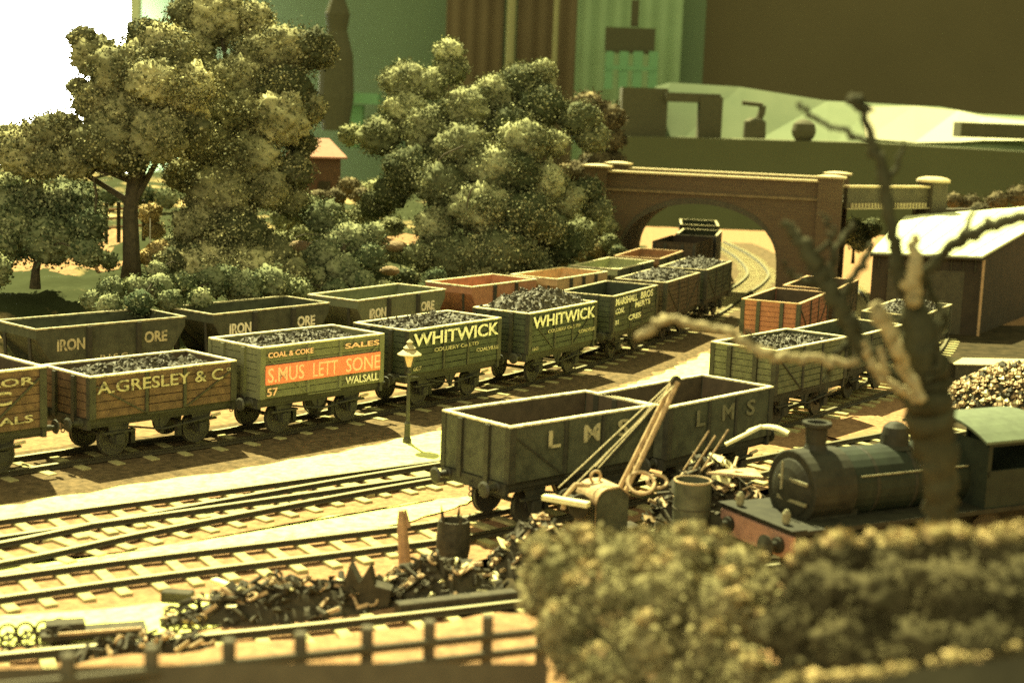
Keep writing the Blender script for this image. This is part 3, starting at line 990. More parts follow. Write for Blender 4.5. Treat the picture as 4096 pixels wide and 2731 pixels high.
# ================================================================== SHED
def shed():
    E = [Vector((17.1, 74.2, 3.6)), Vector((22.5, 74.0, 3.6)), Vector((33.2, 92.0, 5.5)), Vector((21.9, 87.0, 4.65))]
    o = E[0]
    root = empty('engine_shed', (o.x, o.y, 0))
    tag(root, 'dark brown shed with a broad white roof at the right edge', 'shed')
    L0 = [Vector((p.x - o.x, p.y - o.y, p.z)) for p in E]
    cen = sum(L0, Vector()) / 4
    W_ = [p + (cen - p).normalized() * .35 for p in L0]
    wl = MB()
    v = [(p.x, p.y, -.2) for p in W_] + [(p.x, p.y, p.z - .05) for p in W_]
    wl.add(v, [(0, 1, 5, 4), (1, 2, 6, 5), (2, 3, 7, 6), (3, 0, 4, 7), (4, 5, 6, 7)])
    wl.build('wall', M['shedwall'], root)
    # roofing sheets laid side by side along the slope
    n = 14
    for k in range(n):
        t0, t1 = k / n, (k + 1) / n - .004
        a, b_ = L0[0].lerp(L0[1], t0), L0[0].lerp(L0[1], t1)
        c_, d_ = L0[3].lerp(L0[2], t1), L0[3].lerp(L0[2], t0)
        dz = .015 * (k % 2)
        s_ = MB()
        top = [p + Vector((0, 0, .12 + dz)) for p in (a, b_, c_, d_)]
        bot = [p + Vector((0, 0, .02)) for p in (a, b_, c_, d_)]
        s_.add(bot + top, [(0, 3, 2, 1), (4, 5, 6), (4, 6, 7), (0, 1, 5, 4), (1, 2, 6, 5), (2, 3, 7, 6), (3, 0, 4, 7)])
        s_.build('roof_sheet', M['shedroof'], root)
    g_ = W_[1]
    MB().tube([(g_.x + .1, g_.y - .12, -.2), (g_.x + .1, g_.y - .12, g_.z - .1)], .07).build('downpipe', M['pipe'], root)
    MB().tube([(L0[0].x, L0[0].y - .08, L0[0].z - .02), (L0[1].x, L0[1].y - .08, L0[1].z - .02)], .07, 6).build('gutter', M['shedwall'], root)
    mx_ = W_[0].lerp(W_[1], .5)
    for s_ in (-1, 1):
        MB().box((mx_.x + s_ * .95, mx_.y - .03, 1.4), (1.8, .08, 3.1)).build('door', M['girder'], root)
    for k in range(9):
        p = W_[0].lerp(W_[1], (k + .5) / 9)
        MB().box((p.x, p.y - .09, 3.2), (.07, .05, .55)).build('batten', M['scrapd'], root)


shed()
st = empty('coal_stage', (19.62, 61.3, 0))
tag(st, 'long low dark stage with a pale edge at the foot of the shed', 'platform')
MB().box((2.4, 1.2, .0), (8.5, 1.6, .75), .12).build('base', M['girder'], st)
MB().box((2.4, 1.2, .40), (8.6, 1.7, .05), .12).build('edge_board', M['cream'], st)


# ================================================================== LOCOMOTIVE
def locomotive():
    root = empty('steam_locomotive', (5.4, 32.02, 0), .50)
    tag(root, 'dark green steam locomotive with a faded red buffer beam, behind the dead tree', 'locomotive')
    MB().box((.0, 0, 1.08), (.12, 2.5, .52)).build('buffer_beam', M['bufferred'], root, bevel=.02)
    fp = MB().box((4.4, 0, 1.40), (8.8, 2.6, .10))
    fp.build('running_plate', M['locoblack'], root)
    MB().box((.10, 0, 1.47), (.4, 2.6, .03)).build('front_plate', M['locoblack'], root)
    MB().box((4.3, .62, .95), (8.2, .08, .75)).box((4.3, -.62, .95), (8.2, .08, .75)).build('frame', M['locoblack'], root)
    MB().box((1.55, 0, 1.6), (1.3, 1.3, .9)).build('saddle', M['locoblack'], root)
    sb = MB().lathe([(.80, .85), (.83, .87), (.83, 2.0), (.79, 2.02)], (0, 0, 2.02), 'X', 28)
    sb.build('smokebox', M['locoblack'], root, smooth=False)
    d = MB().lathe([(.0001, .66), (.2, .68), (.45, .74), (.62, .82), (.66, .86)], (0, 0, 2.02), 'X', 28)
    dd = d.build('smokebox_door', M['locoblack'], root)
    for k in (-.22, .22):
        MB().box((.72, -.2, 2.02 + k), (.05, .95, .07)).build('hinge_strap', M['rubbed'], dd)
    MB().tube([(.58, 0, 2.02), (.62, .05, 2.62)], .025).build('door_handle', M['rubbed'], dd)
    MB().lathe([(.78, 2.02), (.78, 5.9)], (0, 0, 2.02), 'X', 28).build('boiler', M['loco'], root, smooth=False)
    bb = MB()
    for k in (2.6, 3.7, 4.8):
        bb.lathe([(.785, k), (.80, k + .02), (.80, k + .07), (.785, k + .09)], (0, 0, 2.02), 'X', 28)
    bb.build('boiler_band', M['locoblack'], root)
    MB().lathe([(.36, 0), (.26, .10), (.22, .2), (.24, .55), (.32, .60), (.32, .68), (.22, .68), (.20, .4)], (1.45, 0, 2.75), 'Z', 20).build('chimney', M['locoblack'], root)
    MB().lathe([(.42, 0), (.33, .08), (.30, .3), (.26, .46), (.15, .56), (.0001, .60)], (3.7, 0, 2.72), 'Z', 20).build('dome', M['locoblack'], root)
    for s_ in (-1, 1):
        MB().lathe([(.55, -.12), (.57, 0), (.55, .12)], (4.3, s_ * .95, 1.1), 'Y', 18).build('splasher', M['loco'], root)
        MB().tube([(2.1, s_ * .80, 2.35), (5.2, s_ * .80, 2.35)], .018, 6).build('handrail', M['rubbed'], root)
        MB().lathe([(.17, 0), (.17, -.1), (.09, -.12), (.09, -.35), (.25, -.36), (.26, -.40), (.0001, -.46)], (-.06, s_ * .87, 1.08), 'X', 16).build('buffer', M['locoblack'], root)
        MB().lathe([(.07, 0), (.09, .05), (.09, .22), (.04, .30)], (.12, s_ * .8, 1.50), 'Z', 10).build('lamp', M['rubbed'], root)
        MB().lathe([(.30, -.55), (.32, -.5), (.32, .5), (.30, .55)], (1.5, s_ * 1.08, .95), 'X', 16).build('cylinder', M['locoblack'], root)
    # cab
    cb = MB()
    for s_ in (-1, 1):
        cb.box((6.3, s_ * 1.22, 1.85), (1.9, .06, .9)).box((5.4, s_ * 1.22, 2.5), (.12, .06, .7)).box((7.2, s_ * 1.22, 2.5), (.12, .06, 1.0)).box((6.3, s_ * 1.22, 2.95), (1.9, .06, .2))
    cb.box((5.38, 0, 2.2), (.06, 2.38, 1.5)).box((7.25, 0, 2.1), (.06, 2.38, 1.9))
    cb.build('cab', M['loco'], root)
    rf = MB()
    n = 10
    for k in range(n):
        a0, a1 = -1 + 2 * k / n, -1 + 2 * (k + 1) / n
        z0, z1 = 3.32 - .38 * a0 * a0, 3.32 - .38 * a1 * a1
        rf.prism([(5.15, a0 * 1.35, z0), (5.15, a1 * 1.35, z1), (5.15, a1 * 1.35, z1 + .06), (5.15, a0 * 1.35, z0 + .06)], (2.3, 0, 0))
    rf.build('cab_roof', M['cabroof'], root)
    MB().box((8.4, 0, 2.0), (1.1, 2.4, 1.2)).build('bunker', M['loco'], root)
    for x in (2.6, 4.3, 6.0):
        w = MB()
        for s_ in (-1, 1):
            w.lathe([(.12, -.08), (.12, -.03), (.52, -.03), (.60, -.05), (.60, .05), (.64, .05), (.64, .08), (.5, .07), (.12, .04), (.1, .08)], (x, s_ * .7, .6), 'Y', 22)
        w.tube([(x, -.8, .6), (x, .8, .6)], .07)
        w.build('wheelset', M['wheel'], root)
    MB().tube([(2.6, -.86, .5), (6.0, -.86, .5)], .05, 6).build('coupling_rod', M['cream'], root)


locomotive()


# ================================================================== STREET LAMP
def lamp():
    root = empty('street_lamp', (-3.03, 45.12, -.12))
    tag(root, 'small street lamp with peach lantern panes and tiered cap', 'street lamp')
    MB().lathe([(.13, 0), (.13, .1), (.09, .2), (.085, .55), (.10, .58), (.055, .66), (.045, 2.05), (.07, 2.1), (.07, 2.14), (.04, 2.18), (.04, 2.3)], seg=14).build('post', M['black'], root, smooth=False)
    MB().tube([(-.28, 0, 2.0), (.28, 0, 2.0)], .018, 6).build('ladder_bar', M['black'], root)
    fr = MB()
    for k in range(4):
        a = PI / 4 + PI / 2 * k
        fr.tube([(.11 * math.cos(a), .11 * math.sin(a), 2.3), (.235 * math.cos(a), .235 * math.sin(a), 2.68)], .022, 6)
    lan = fr.build('lantern', M['black'], root)
    g_ = MB()
    pts = []
    for r, z in ((.095, 2.31), (.215, 2.66)):
        pts += [(r * math.cos(PI / 4 + PI / 2 * k), r * math.sin(PI / 4 + PI / 2 * k), z) for k in range(4)]
    g_.add(pts, [(0, 1, 5, 4), (1, 2, 6, 5), (2, 3, 7, 6), (3, 0, 4, 7), (0, 3, 2, 1), (4, 5, 6, 7)])
    g_.build('pane', M['glass'], lan)
    MB().lathe([(.36, 2.66), (.36, 2.69), (.17, 2.82), (.13, 2.82), (.19, 2.86), (.19, 2.88), (.08, 2.97), (.06, 2.98), (.10, 3.02), (.10, 3.05), (.0001, 3.14)], seg=16).build('cap', M['cream'], root)


lamp()


# ================================================================== CRANE
def crane():
    root = empty('scrapyard_crane', (2.2, 34.0, -.25), .5)
    root.scale = (.82, .82, .82)
    tag(root, 'small scrapyard crane with a rounded cab and long peach lattice jib', 'crane')
    MB().box((0, 0, .55), (3.0, 1.7, .5)).build('chassis', M['scrapd'], root)
    MB().lathe([(.7, .8), (.7, 1.0), (.5, 1.02)], (0.2, 0, 0), 'Z', 18).build('turntable', M['scrapd'], root)
    # cab: box with a rounded back
    n = 8
    poly = [(.52, -.5, .9), (.52, -.5, 1.95), (.2, -.5, 2.2)]
    poly += [(-.15 - .4 * math.sin(PI / 2 * k / n), -.5, 1.78 + .4 * math.cos(PI / 2 * k / n)) for k in range(n + 1)]
    poly += [(-.55, -.5, .9)]
    cb = MB().prism(poly, (0, 1.0, 0)).build('cab', M['lms'], root)
    rp = MB()
    for a, b in zip(poly[1:-1], poly[2:]):
        rp.prism([(a[0], -.56, a[2] + .01), (b[0], -.56, b[2] + .01), (b[0], -.56, b[2] + .06), (a[0], -.56, a[2] + .06)], (0, 1.12, 0))
    rp.build('cab_roof', M['scrapl'], root)
    # winch drums and ring behind
    MB().lathe([(.34, -.35), (.34, -.3), (.2, -.3), (.2, .3), (.34, .3), (.34, .35)], (-.95, 0, 1.75), 'Y', 18).build('winch_drum', M['scrapd'], root)
    MB().torus((-.15, .2, 2.38), .16, .045, 'Y').build('pulley', M['scrapl'], root)
    hk = MB().tube([(-.65, -.3, 2.3), (-1.1, -.3, 2.35), (-1.4, -.3, 2.05), (-1.45, -.3, 1.7)], .07, 8)
    hk.build('curved_guard', M['scrapl'], root)
    # jib
    base = Vector((.48, 0, 1.7))
    tip = Vector((2.15, -.1, 5.0))
    d = (tip - base)
    for s_ in (-1, 1):
        MB().tube([base + Vector((0, s_ * .17, 0)), base + d * .5 + Vector((0, s_ * .14, 0)), tip + Vector((0, s_ * .11, 0))], [.075, .08, .075], 6).build('jib_beam', M['scrapl'], root)
    lt = MB()
    for k in range(9):
        a = base + d * (k / 9)
        b = base + d * ((k + 1) / 9)
        lt.tube([a + Vector((0, -.16, 0)), b + Vector((0, .15, 0))], .016, 5)
    lt.build('lattice', M['scrapl'], root)
    MB().lathe([(.16, -.05), (.16, .05)], tuple(tip), 'Y', 14).build('sheave', M['scrapd'], root)
    for s_ in (-1, 1):
        MB().tube([tip + Vector((0, s_ * .13, 0)), Vector((-1.3, s_ * .25, 2.15))], .018, 5).build('jib_stay', M['cream'], root)
        MB().tube([tip + Vector((0, s_ * .05, 0)), Vector((-.25, s_ * .08, 2.7))], .016, 5).build('cable', M['cream'], root)


crane()


# ================================================================== SCRAP
gh = (17.43, 54.15, 0)
def heap(name, label, cx, cy, rx, ry, h, n, seed, rot=0.0, mats=(('scrapd', .68), ('scrapl', .26), ('scrapy', .06)), size=.3, lumps=False):
    r = random.Random(seed)
    ca, sa = math.cos(rot), math.sin(rot)
    root = empty(name, (cx, cy, 0))
    tag(root, label, 'scrap', 'heaps of scrap metal', kind='stuff')
    mo = MB()
    nr, ns = 9, 26
    mo.v.append((0, 0, h))
    for i in range(1, nr + 1):
        for k in range(ns):
            a = 2 * PI * k / ns
            t = i / nr
            x, y = rx * t * math.cos(a), ry * t * math.sin(a)
            z = -.22 + (h + .2) * (1 - t ** 1.6) * r.uniform(.65, 1.15)
            mo.v.append((x * ca - y * sa, x * sa + y * ca, z if i < nr else -.3))
    for k in range(ns):
        mo.f.append((0, 1 + k, 1 + (k + 1) % ns))
    for i in range(nr - 1):
        for k in range(ns):
            a0, a1 = 1 + i * ns + k, 1 + i * ns + (k + 1) % ns
            mo.f.append((a0, a0 + ns, a1 + ns, a1))
    mo.build('mound', M['scrapd'], root)
    for mn, fr in mats:
        mb_ = MB()
        for k in range(int(n * fr)):
            t, a = r.random() ** .6, r.uniform(0, 2 * PI)
            x, y = rx * t * math.cos(a), ry * t * math.sin(a)
            x, y = x * ca - y * sa, x * sa + y * ca
            z = -.16 + (h + .2) * (1 - t ** 1.6) + r.uniform(-.05, .12)
            s_ = size * r.uniform(.4, 1.3)
            q = r.random() if not lumps else .99
            if lumps:
                pts = [Vector(p) * s_ * .5 for p in [(1, 0, 0), (-1, 0, 0), (0, 1, 0), (0, -1, 0), (0, 0, .8), (0, 0, -.8)]]
                pts = [Vector((p.x * r.uniform(.6, 1.2) + p.z * .3, p.y * r.uniform(.6, 1.2), p.z)) + Vector((x, y, z)) for p in pts]
                mb_.add(pts, [(0, 2, 4), (2, 1, 4), (1, 3, 4), (3, 0, 4), (2, 0, 5), (1, 2, 5), (3, 1, 5), (0, 3, 5)])
                continue
            if q < .35:
                mb_.box((x, y, z), (s_ * 1.6, .06, .07), r.uniform(0, 6), tilt=(r.uniform(-.5, .5), r.uniform(-.7, .7)))
            elif q < .6:
                mb_.box((x, y, z), (s_, s_ * r.uniform(.3, .8), .03), r.uniform(0, 6), tilt=(r.uniform(-.7, .7), r.uniform(-.7, .7)))
            elif q < .72:
                mb_.torus((x, y, z + .05), s_ * .38, .03, 'Z', 12, 5, Matrix.Rotation(r.uniform(-1, 1), 3, 'X') @ Matrix.Rotation(r.uniform(-1, 1), 3, 'Y'))
            elif q < .85:
                d = Vector((r.uniform(-1, 1), r.uniform(-1, 1), r.uniform(-.3, .8))).normalized() * s_ * .7
                mb_.tube([Vector((x, y, z)) - d, Vector((x, y, z)) + d], r.uniform(.03, .07), 8)
            else:
                pp = [Vector((x, y, z)) + Vector((r.uniform(-1, 1), r.uniform(-1, 1), r.uniform(-.5, .9))) * s_ * .5 for _ in range(4)]
                mb_.add(pp, [(0, 1, 2), (0, 2, 3), (0, 3, 1), (1, 3, 2)])
        mb_.build({'scrapd': 'dark_scrap', 'scrapl': 'rusty_scrap', 'scrapy': 'pale_scrap'}[mn], M[mn], root)


heap('scrap_metal', 'long low heap of mixed scrap left of the timber post', -4.3, 29.55, 2.6, .75, .35, 190, 1, .42)
heap('scrap_metal', 'dark jumble of scrap between the two timber stumps', -1.35, 30.9, 1.5, .8, .5, 150, 2, .45, mats=(('scrapd', .75), ('scrapl', .15), ('scrapy', .1)))
heap('scrap_metal', 'heap of plates and bars beside the dark barrel, below the LMS wagon', .75, 33.0, 1.1, .9, .9, 170, 3, .4)
heap('scrap_metal', 'heap of rings and plates between the crane and the tall drum', 3.7, 33.2, 1.2, .9, .8, 190, 4, .4)
heap('scrap_metal', 'tall heap of curved plates and bars behind the tall drum', 4.9, 35.9, 1.9, 1.3, 1.7, 300, 5, .5, size=.4)
heap('scrap_metal', 'scattered dark scrap at the left, in front of the pale sand', -6.5, 26.7, 1.5, .3, .10, 70, 6, .42, mats=(('scrapd', .7), ('scrapl', .3)), size=.26)


def item(name, mb_, m, label, cat, loc, rz=0, bevel=0, group=None):
    o = mb_.build(name, m, None, bevel=bevel)
    o.location = loc
    o.rotation_euler = (0, 0, rz)
    return tag(o, label, cat, group)


heap('gravel_heap', 'bright crumbly heap of ballast between the locomotive cab and the shed', gh[0] + 1.0, gh[1] + 1.2, 3.4, 1.6, 1.35, 1500, 14, .2, mats=(('scrapl', .6), ('scrapy', .2), ('scrapd', .2)), size=.26, lumps=True)

# rotten posts
def post(loc, h, r, label, seed, lean):
    rr = random.Random(seed)
    pts = [(lean[0] * t, lean[1] * t, h * t) for t in (0, .3, .6, .8, 1)]
    mb_ = MB().tube(pts, [r * 1.1, r, r * .92, r * .8, r * .45], 9)
    mb_.tube([(r * .4, 0, h * .7), (r * .7 + lean[0], .02, h * 1.02)], [r * .5, r * .2], 6)
    item('timber_post', mb_, M['timber'], label, 'post', loc)


post((-2.18, 32.93, -0.2), 1.25, .13, 'weathered timber post with a broken top, standing alone left of the barrel', 1, (-.12, 0))
bl = empty('barrel', (-1.14, 33.4, -0.2))
tag(bl, 'squat dark barrel with ragged spikes on its rim', 'barrel')
MB().lathe([(.32, 0), (.38, .3), (.39, .55), (.35, .95), (.30, .95), (.33, .55)], seg=18).build('body', M['scrapd'], bl)
sp = MB()
for k in range(5):
    a = k * 1.3
    sp.tube([(.3 * math.cos(a), .3 * math.sin(a), .9), (.36 * math.cos(a), .36 * math.sin(a), 1.12 + .06 * (k % 3))], [.05, .01], 5)
sp.build('spikes', M['scrapd'], bl)
item('plank', MB().box((0, 0, 0), (1.12, .2, .12), 0), M['scrapy'], 'bright horizontal plank left of the crane cab, under the LMS wagon', 'plank', (1.32, 33, 1.39), -.5, .01)
td = empty('steel_drum', tuple(Vector((4.08, 32.9, 1.99)) - Vector((0, 0, 1.15))))
tag(td, 'tall open steel drum with a bright rim', 'drum')
MB().lathe([(.40, 0), (.41, .02), (.41, 1.15), (.38, 1.15), (.38, .1)], seg=28).build('shell', M['lms'], td)
MB().torus((0, 0, 1.15), .40, .022, seg=28).build('rim', M['scrapl'], td)
MB().torus((0, 0, .55), .415, .012, seg=28).build('hoop', M['scrapd'], td)
# triangular plate with a hole
o_ = (5.38, 35, 1.66)
pl = MB()
out = [(-.75, 0, 0), (-.25, .32, 0), (.5, .55, 0), (.5, -.38, 0)]
hol = [(-.12, .02, 0), (.0, .2, 0), (.14, .05, 0), (.1, -.05, 0)]
pl.v = [Vector(p) for p in out + hol] + [Vector(p) + Vector((0, 0, .05)) for p in out + hol]
for i in range(4):
    j = (i + 1) % 4
    pl.f += [(i, j, 4 + j, 4 + i), (8 + i, 12 + i, 12 + j, 8 + j), (i, 8 + i, 8 + j, j), (4 + i, 4 + j, 12 + j, 12 + i)]
item('steel_plate', pl, M['scrapl'], 'pale pointed steel plate with a hole, right of the tall drum', 'plate', o_, .1)
item('mudguard', MB().prism([(-.5 + .1 * k, 0, .26 * math.sin(.35 + 2.2 * k / 10)) for k in range(11)] + [(-.5 + .1 * k, 0, .26 * math.sin(.35 + 2.2 * k / 10) - .06) for k in range(10, -1, -1)], (0, .3, 0)),
     M['scrapy'], 'bright curved strip of sheet metal on top of the tall heap', 'scrap', (6.19, 36.2, 2.33), -.35)
item('steel_bar', MB().box((0, 0, 0), (1.0, .09, .07), 0, tilt=(0, -.45)), M['scrapy'], 'bright thick bar leaning on the tall heap', 'bar', (5.61, 36, 2.39), .25)
item('steel_ring', MB().torus((0, 0, 0), .30, .045, 'Z', 20, 6, Matrix.Rotation(.7, 3, 'X')), M['scrapl'], 'left of two pale rings lying between crane and drum', 'ring', (3.01, 33.6, 1.72))
item('steel_ring', MB().torus((0, 0, 0), .22, .04, 'Z', 20, 6, Matrix.Rotation(.5, 3, 'X')), M['scrapl'], 'right and smaller of two pale rings lying between crane and drum', 'ring', (3.39, 33.8, 1.72))
for k, (u, a) in enumerate([(0, .9), (.22, .8), (.42, .95)]):
    item('thin_rod', MB().tube([(0, 0, 0), (.62 * a, .1, 1.05 * a)], .022, 6), M['scrapl'],
         ['leftmost of the thin rods leaning above the tall drum', 'middle thin rod leaning above the tall drum', 'rightmost thin rod leaning above the tall drum'][k], 'rod',
         tuple(Vector((4.13, 35.2, 1.67)) + Vector((u, 0, 0))), 0, group='thin rods above the drum')
wh = empty('spoked_wheel', (-4.62, 30.16, -0.1))
wh.rotation_euler = (.55, -.2, .3)
tag(wh, 'pale iron wheel lying on the long low scrap heap', 'wheel')
MB().torus((0, 0, .12), .34, .06, seg=24).build('rim', M['scrapl'], wh)
MB().lathe([(.12, .06), (.12, .18)], seg=12).build('hub', M['scrapl'], wh)
for k in range(3):
    a = PI * k / 3
    MB().tube([(-.3 * math.cos(a), -.3 * math.sin(a), .12), (.3 * math.cos(a), .3 * math.sin(a), .12)], .025, 6).build('spoke', M['scrapl'], wh)
item('plank', MB().box((0, 0, 0), (1.15, .17, .07), 0), M['scrapy'], 'bright plank lying across the scrap beside the front track', 'plank', (-5.52, 30.15, 0.08), -.72, .01)
item('timber_block', MB().box((0, 0, 0), (.62, .3, .22), 0), M['scrapd'], 'small dark block on the pale sand left of the scrap', 'block', (-6.54, 29.87, -0.08), -.1, .02)
# derelict bogie frame and wheelsets at left
fr_ = empty('derelict_frame', (-7.58, 27.47, -0.12))
fr_.rotation_euler = (0, 0, .35)
tag(fr_, 'flat derelict underframe with pale top edge lying by the front track', 'underframe')
MB().box((0, 0, .10), (1.9, .5, .10)).build('bed', M['scrapd'], fr_)
MB().box((.1, -.27, .18), (1.5, .05, .05)).build('side_rail', M['scrapl'], fr_)
MB().box((-.5, .1, .2), (.7, .35, .18)).build('box', M['scrapd'], fr_)


def small_wheelset():
    r_ = empty('wheelset', (0, 0, 0))
    for s_ in (-1, 1):
        MB().torus((0, s_ * .25, .17), .15, .03, 'Y', 16, 6).build('wheel', M['scrapd'], r_)
    MB().tube([(0, -.25, .17), (0, .25, .17)], .03, 6).build('axle', M['scrapd'], r_)
    return r_


w0 = small_wheelset()
spots = [(-8.99, 26.94, -0.17), (-8.69, 27.06, -0.17), (-8.41, 27.19, -0.17), (-8.15, 27.36, -0.17), (-6.26, 28.21, -0.17), (-5.93, 28.3, -0.17)]
nm = ['first loose wheelset from the left edge', 'second loose wheelset from the left edge', 'third loose wheelset from the left edge', 'fourth loose wheelset, touching the derelict underframe', 'loose wheelset just right of the derelict underframe', 'loose wheelset farthest right, near the front track']
for i, p in enumerate(spots):
    o = w0 if i == 0 else copy_thing(w0)
    o.location = p
    o.rotation_euler = (0, 0, .4 + .3 * math.sin(i * 3))
    tag(o, nm[i], 'wheelset', 'loose wheelsets beside the front track')
item('broken_box', MB().prism([(-.5, 0, 0), (.5, 0, 0), (.55, 0, .35), (.2, 0, .45), (.1, 0, .85), (-.1, 0, .5), (-.3, 0, .9), (-.42, 0, .5)], (.1, .4, 0)), M['scrapd'],
     'dark box with jagged top standing on the low scrap heap', 'scrap box', (-2.78, 29.79, -0.15), .2)
item('girder_beam', MB().box((0, 0, 0), (2.6, .3, .3)), M['scrapd'], 'long dark beam lying behind the front rails, right of the jagged box', 'beam', (-0.91, 29.99, -0.05), .45, .02)


# ================================================================== FENCES
def fence_front():
    root = empty('lineside_fence', (0, 0, 0))
    tag(root, 'dark low post and rail fence along the bottom edge', 'fence')
    P0, P1 = Vector((-4.14, 17.5, 3.36)), Vector((-0.19, 21, 2.72))
    n = 5
    step = (P1 - P0) / n
    pts = [P0 + step * k for k in range(-3, n + 3)]
    for i, p in enumerate(pts):
        MB().box((p.x, p.y, p.z - .6), (.16, .14, 1.3)).build('post', M['fascia'], root, bevel=.02)
    for dz in (.25, .52):
        MB().tube([(p.x, p.y - .07, p.z - dz) for p in pts], .065, 6).build('rail', M['fascia'], root)


fence_front()
fb = empty('field_fence', (0, 0, 0))
tag(fb, 'dark field fence of three rails behind the tall tree trunk', 'fence')
a_, b_ = Vector((-18.71, 68, 4.84)), Vector((-16.49, 68, 5.08))
for k in range(5):
    p = a_ + (b_ - a_) * k / 4
    MB().box((p.x, p.y, p.z - .7), (.14, .14, 1.8)).build('post', M['scrapd'], fb)
for dz in (.1, .5, .9):
    MB().tube([tuple(a_ - Vector((0, 0, dz))), tuple(b_ - Vector((0, 0, dz)))], .06, 5).build('rail', M['timber'], fb)

# front fascia board of the layout
fa = MB()
pa, pb = (-6.08, 17, 3.24), (0.62, 18.6, 2.98)
mid = [(pa[0] + (pb[0] - pa[0]) * t, pa[1] + (pb[1] - pa[1]) * t, pa[2] + (pb[2] - pa[2]) * t + .035 * math.sin(PI * t)) for t in [k / 12 for k in range(13)]]
for p in mid:
    fa.v += [p, (p[0], p[1] - .03, p[2] - .3), (p[0], p[1] - .3, p[2] - 4.0)]
for k in range(12):
    fa.f += [(3 * k, 3 * k + 3, 3 * k + 4, 3 * k + 1), (3 * k + 1, 3 * k + 4, 3 * k + 5, 3 * k + 2)]
tag(fa.build('baseboard_edge', M['fascia'], smooth=True), kind='structure')

# ================================================================== VEGETATION
def ico(sub):
    bm = bmesh.new()
    bmesh.ops.create_icosphere(bm, subdivisions=sub, radius=1)
    v = np.array([tuple(p.co) for p in bm.verts])
    f = np.array([[q.index for q in t.verts] for t in bm.faces])
    bm.free()
    return v, f


ICO_V, ICO_F = ico(4)


def lump(d, seed):
    """radius factor for unit directions d: uneven, cauliflower like"""
    s = seed * 1.7
    a = np.sin(d[:, 0] * 3.1 + s) * np.cos(d[:, 1] * 2.7 - s) + .7 * np.sin(d[:, 2] * 4.3 + d[:, 0] * 3.7 + s * 2)
    b = np.sin(d[:, 0] * 8.3 - s) * np.cos(d[:, 1] * 7.9 + s) * np.sin(d[:, 2] * 8.9 + s * 3)
    return 1 + .10 * a + .14 * b


def foliage(name, clumps, m, parent=None, dens=95, size=.13, seed=0, core=.80, sq=.9, spread=.13):
    """crown of leaf-sized faces on many uneven clumps; clumps: (x, y, z, r)"""
    R_ = np.random.RandomState(seed + 11)
    V, F4, F3 = [], [], []
    nv = 0
    for i, (x, y, z, r) in enumerate(clumps):
        c = np.array([x, y, z])
        k = lump(ICO_V, i + seed)
        k = k * (1 + R_.normal(0, .085, len(ICO_V)))
        v = ICO_V * (k * r * core)[:, None] * np.array([1, 1, sq]) + c
        V.append(v)
        F3.append(ICO_F + nv)
        nv += len(v)
    kids = []
    for i, (x, y, z, r) in enumerate(clumps):
        kids.append((x, y, z, r * .93))
        nk = 12 if r > .35 else 3
        for k in range(nk):
            d = R_.normal(size=3)
            d /= np.linalg.norm(d)
            d[2] = abs(d[2]) * .8 - .15
            q = r * R_.uniform(.62, .86)
            kids.append((x + d[0] * q, y + d[1] * q, z + d[2] * q * sq, r * R_.uniform(.2, .42)))
    for i, (x, y, z, r) in enumerate(kids):
        c = np.array([x, y, z])
        n = int(4 * PI * r * r * dens)
        d = R_.normal(size=(n, 3))
        d /= np.linalg.norm(d, axis=1)[:, None]
        k = lump(d, i + seed)
        rad = r * k * (1 + R_.normal(0, spread, n) * .8 - .03)
        p = d * rad[:, None] * np.array([1, 1, sq]) + c
        p += R_.normal(0, .05 * min(1, r), (n, 3))
        nn = d + R_.normal(0, .8, (n, 3))
        nn /= np.linalg.norm(nn, axis=1)[:, None]
        t = np.cross(nn, R_.normal(size=(n, 3)))
        t /= np.linalg.norm(t, axis=1)[:, None]
        b = np.cross(nn, t)
        s_ = size * R_.uniform(.45, 1.15, n)[:, None]
        e = s_ * R_.uniform(.45, 1.0, (n, 1))
        q = np.stack([p - t * s_ * .5, p - b * e * .5, p + t * s_ * .5, p + b * e * .5], 1).reshape(-1, 3)
        V.append(q)
        F4.append(np.arange(n * 4).reshape(n, 4) + nv)
        nv += n * 4
    V = np.concatenate(V)
    F3 = np.concatenate(F3)
    F4 = np.concatenate(F4)
    me = bpy.data.meshes.new(name)
    me.vertices.add(len(V))
    me.vertices.foreach_set('co', V.ravel())
    me.loops.add(F3.size + F4.size)
    me.loops.foreach_set('vertex_index', np.r_[F3.ravel(), F4.ravel()].astype(np.int32))
    me.polygons.add(len(F3) + len(F4))
    me.polygons.foreach_set('loop_start', np.r_[np.arange(0, F3.size, 3), F3.size + np.arange(0, F4.size, 4)].astype(np.int32))
    me.polygons.foreach_set('loop_total', np.r_[np.full(len(F3), 3), np.full(len(F4), 4)].astype(np.int32))
    me.update()
    me.materials.append(m)
    o = bpy.data.objects.new(name, me)
    C.objects.link(o)
    if parent: o.parent = parent
    return o


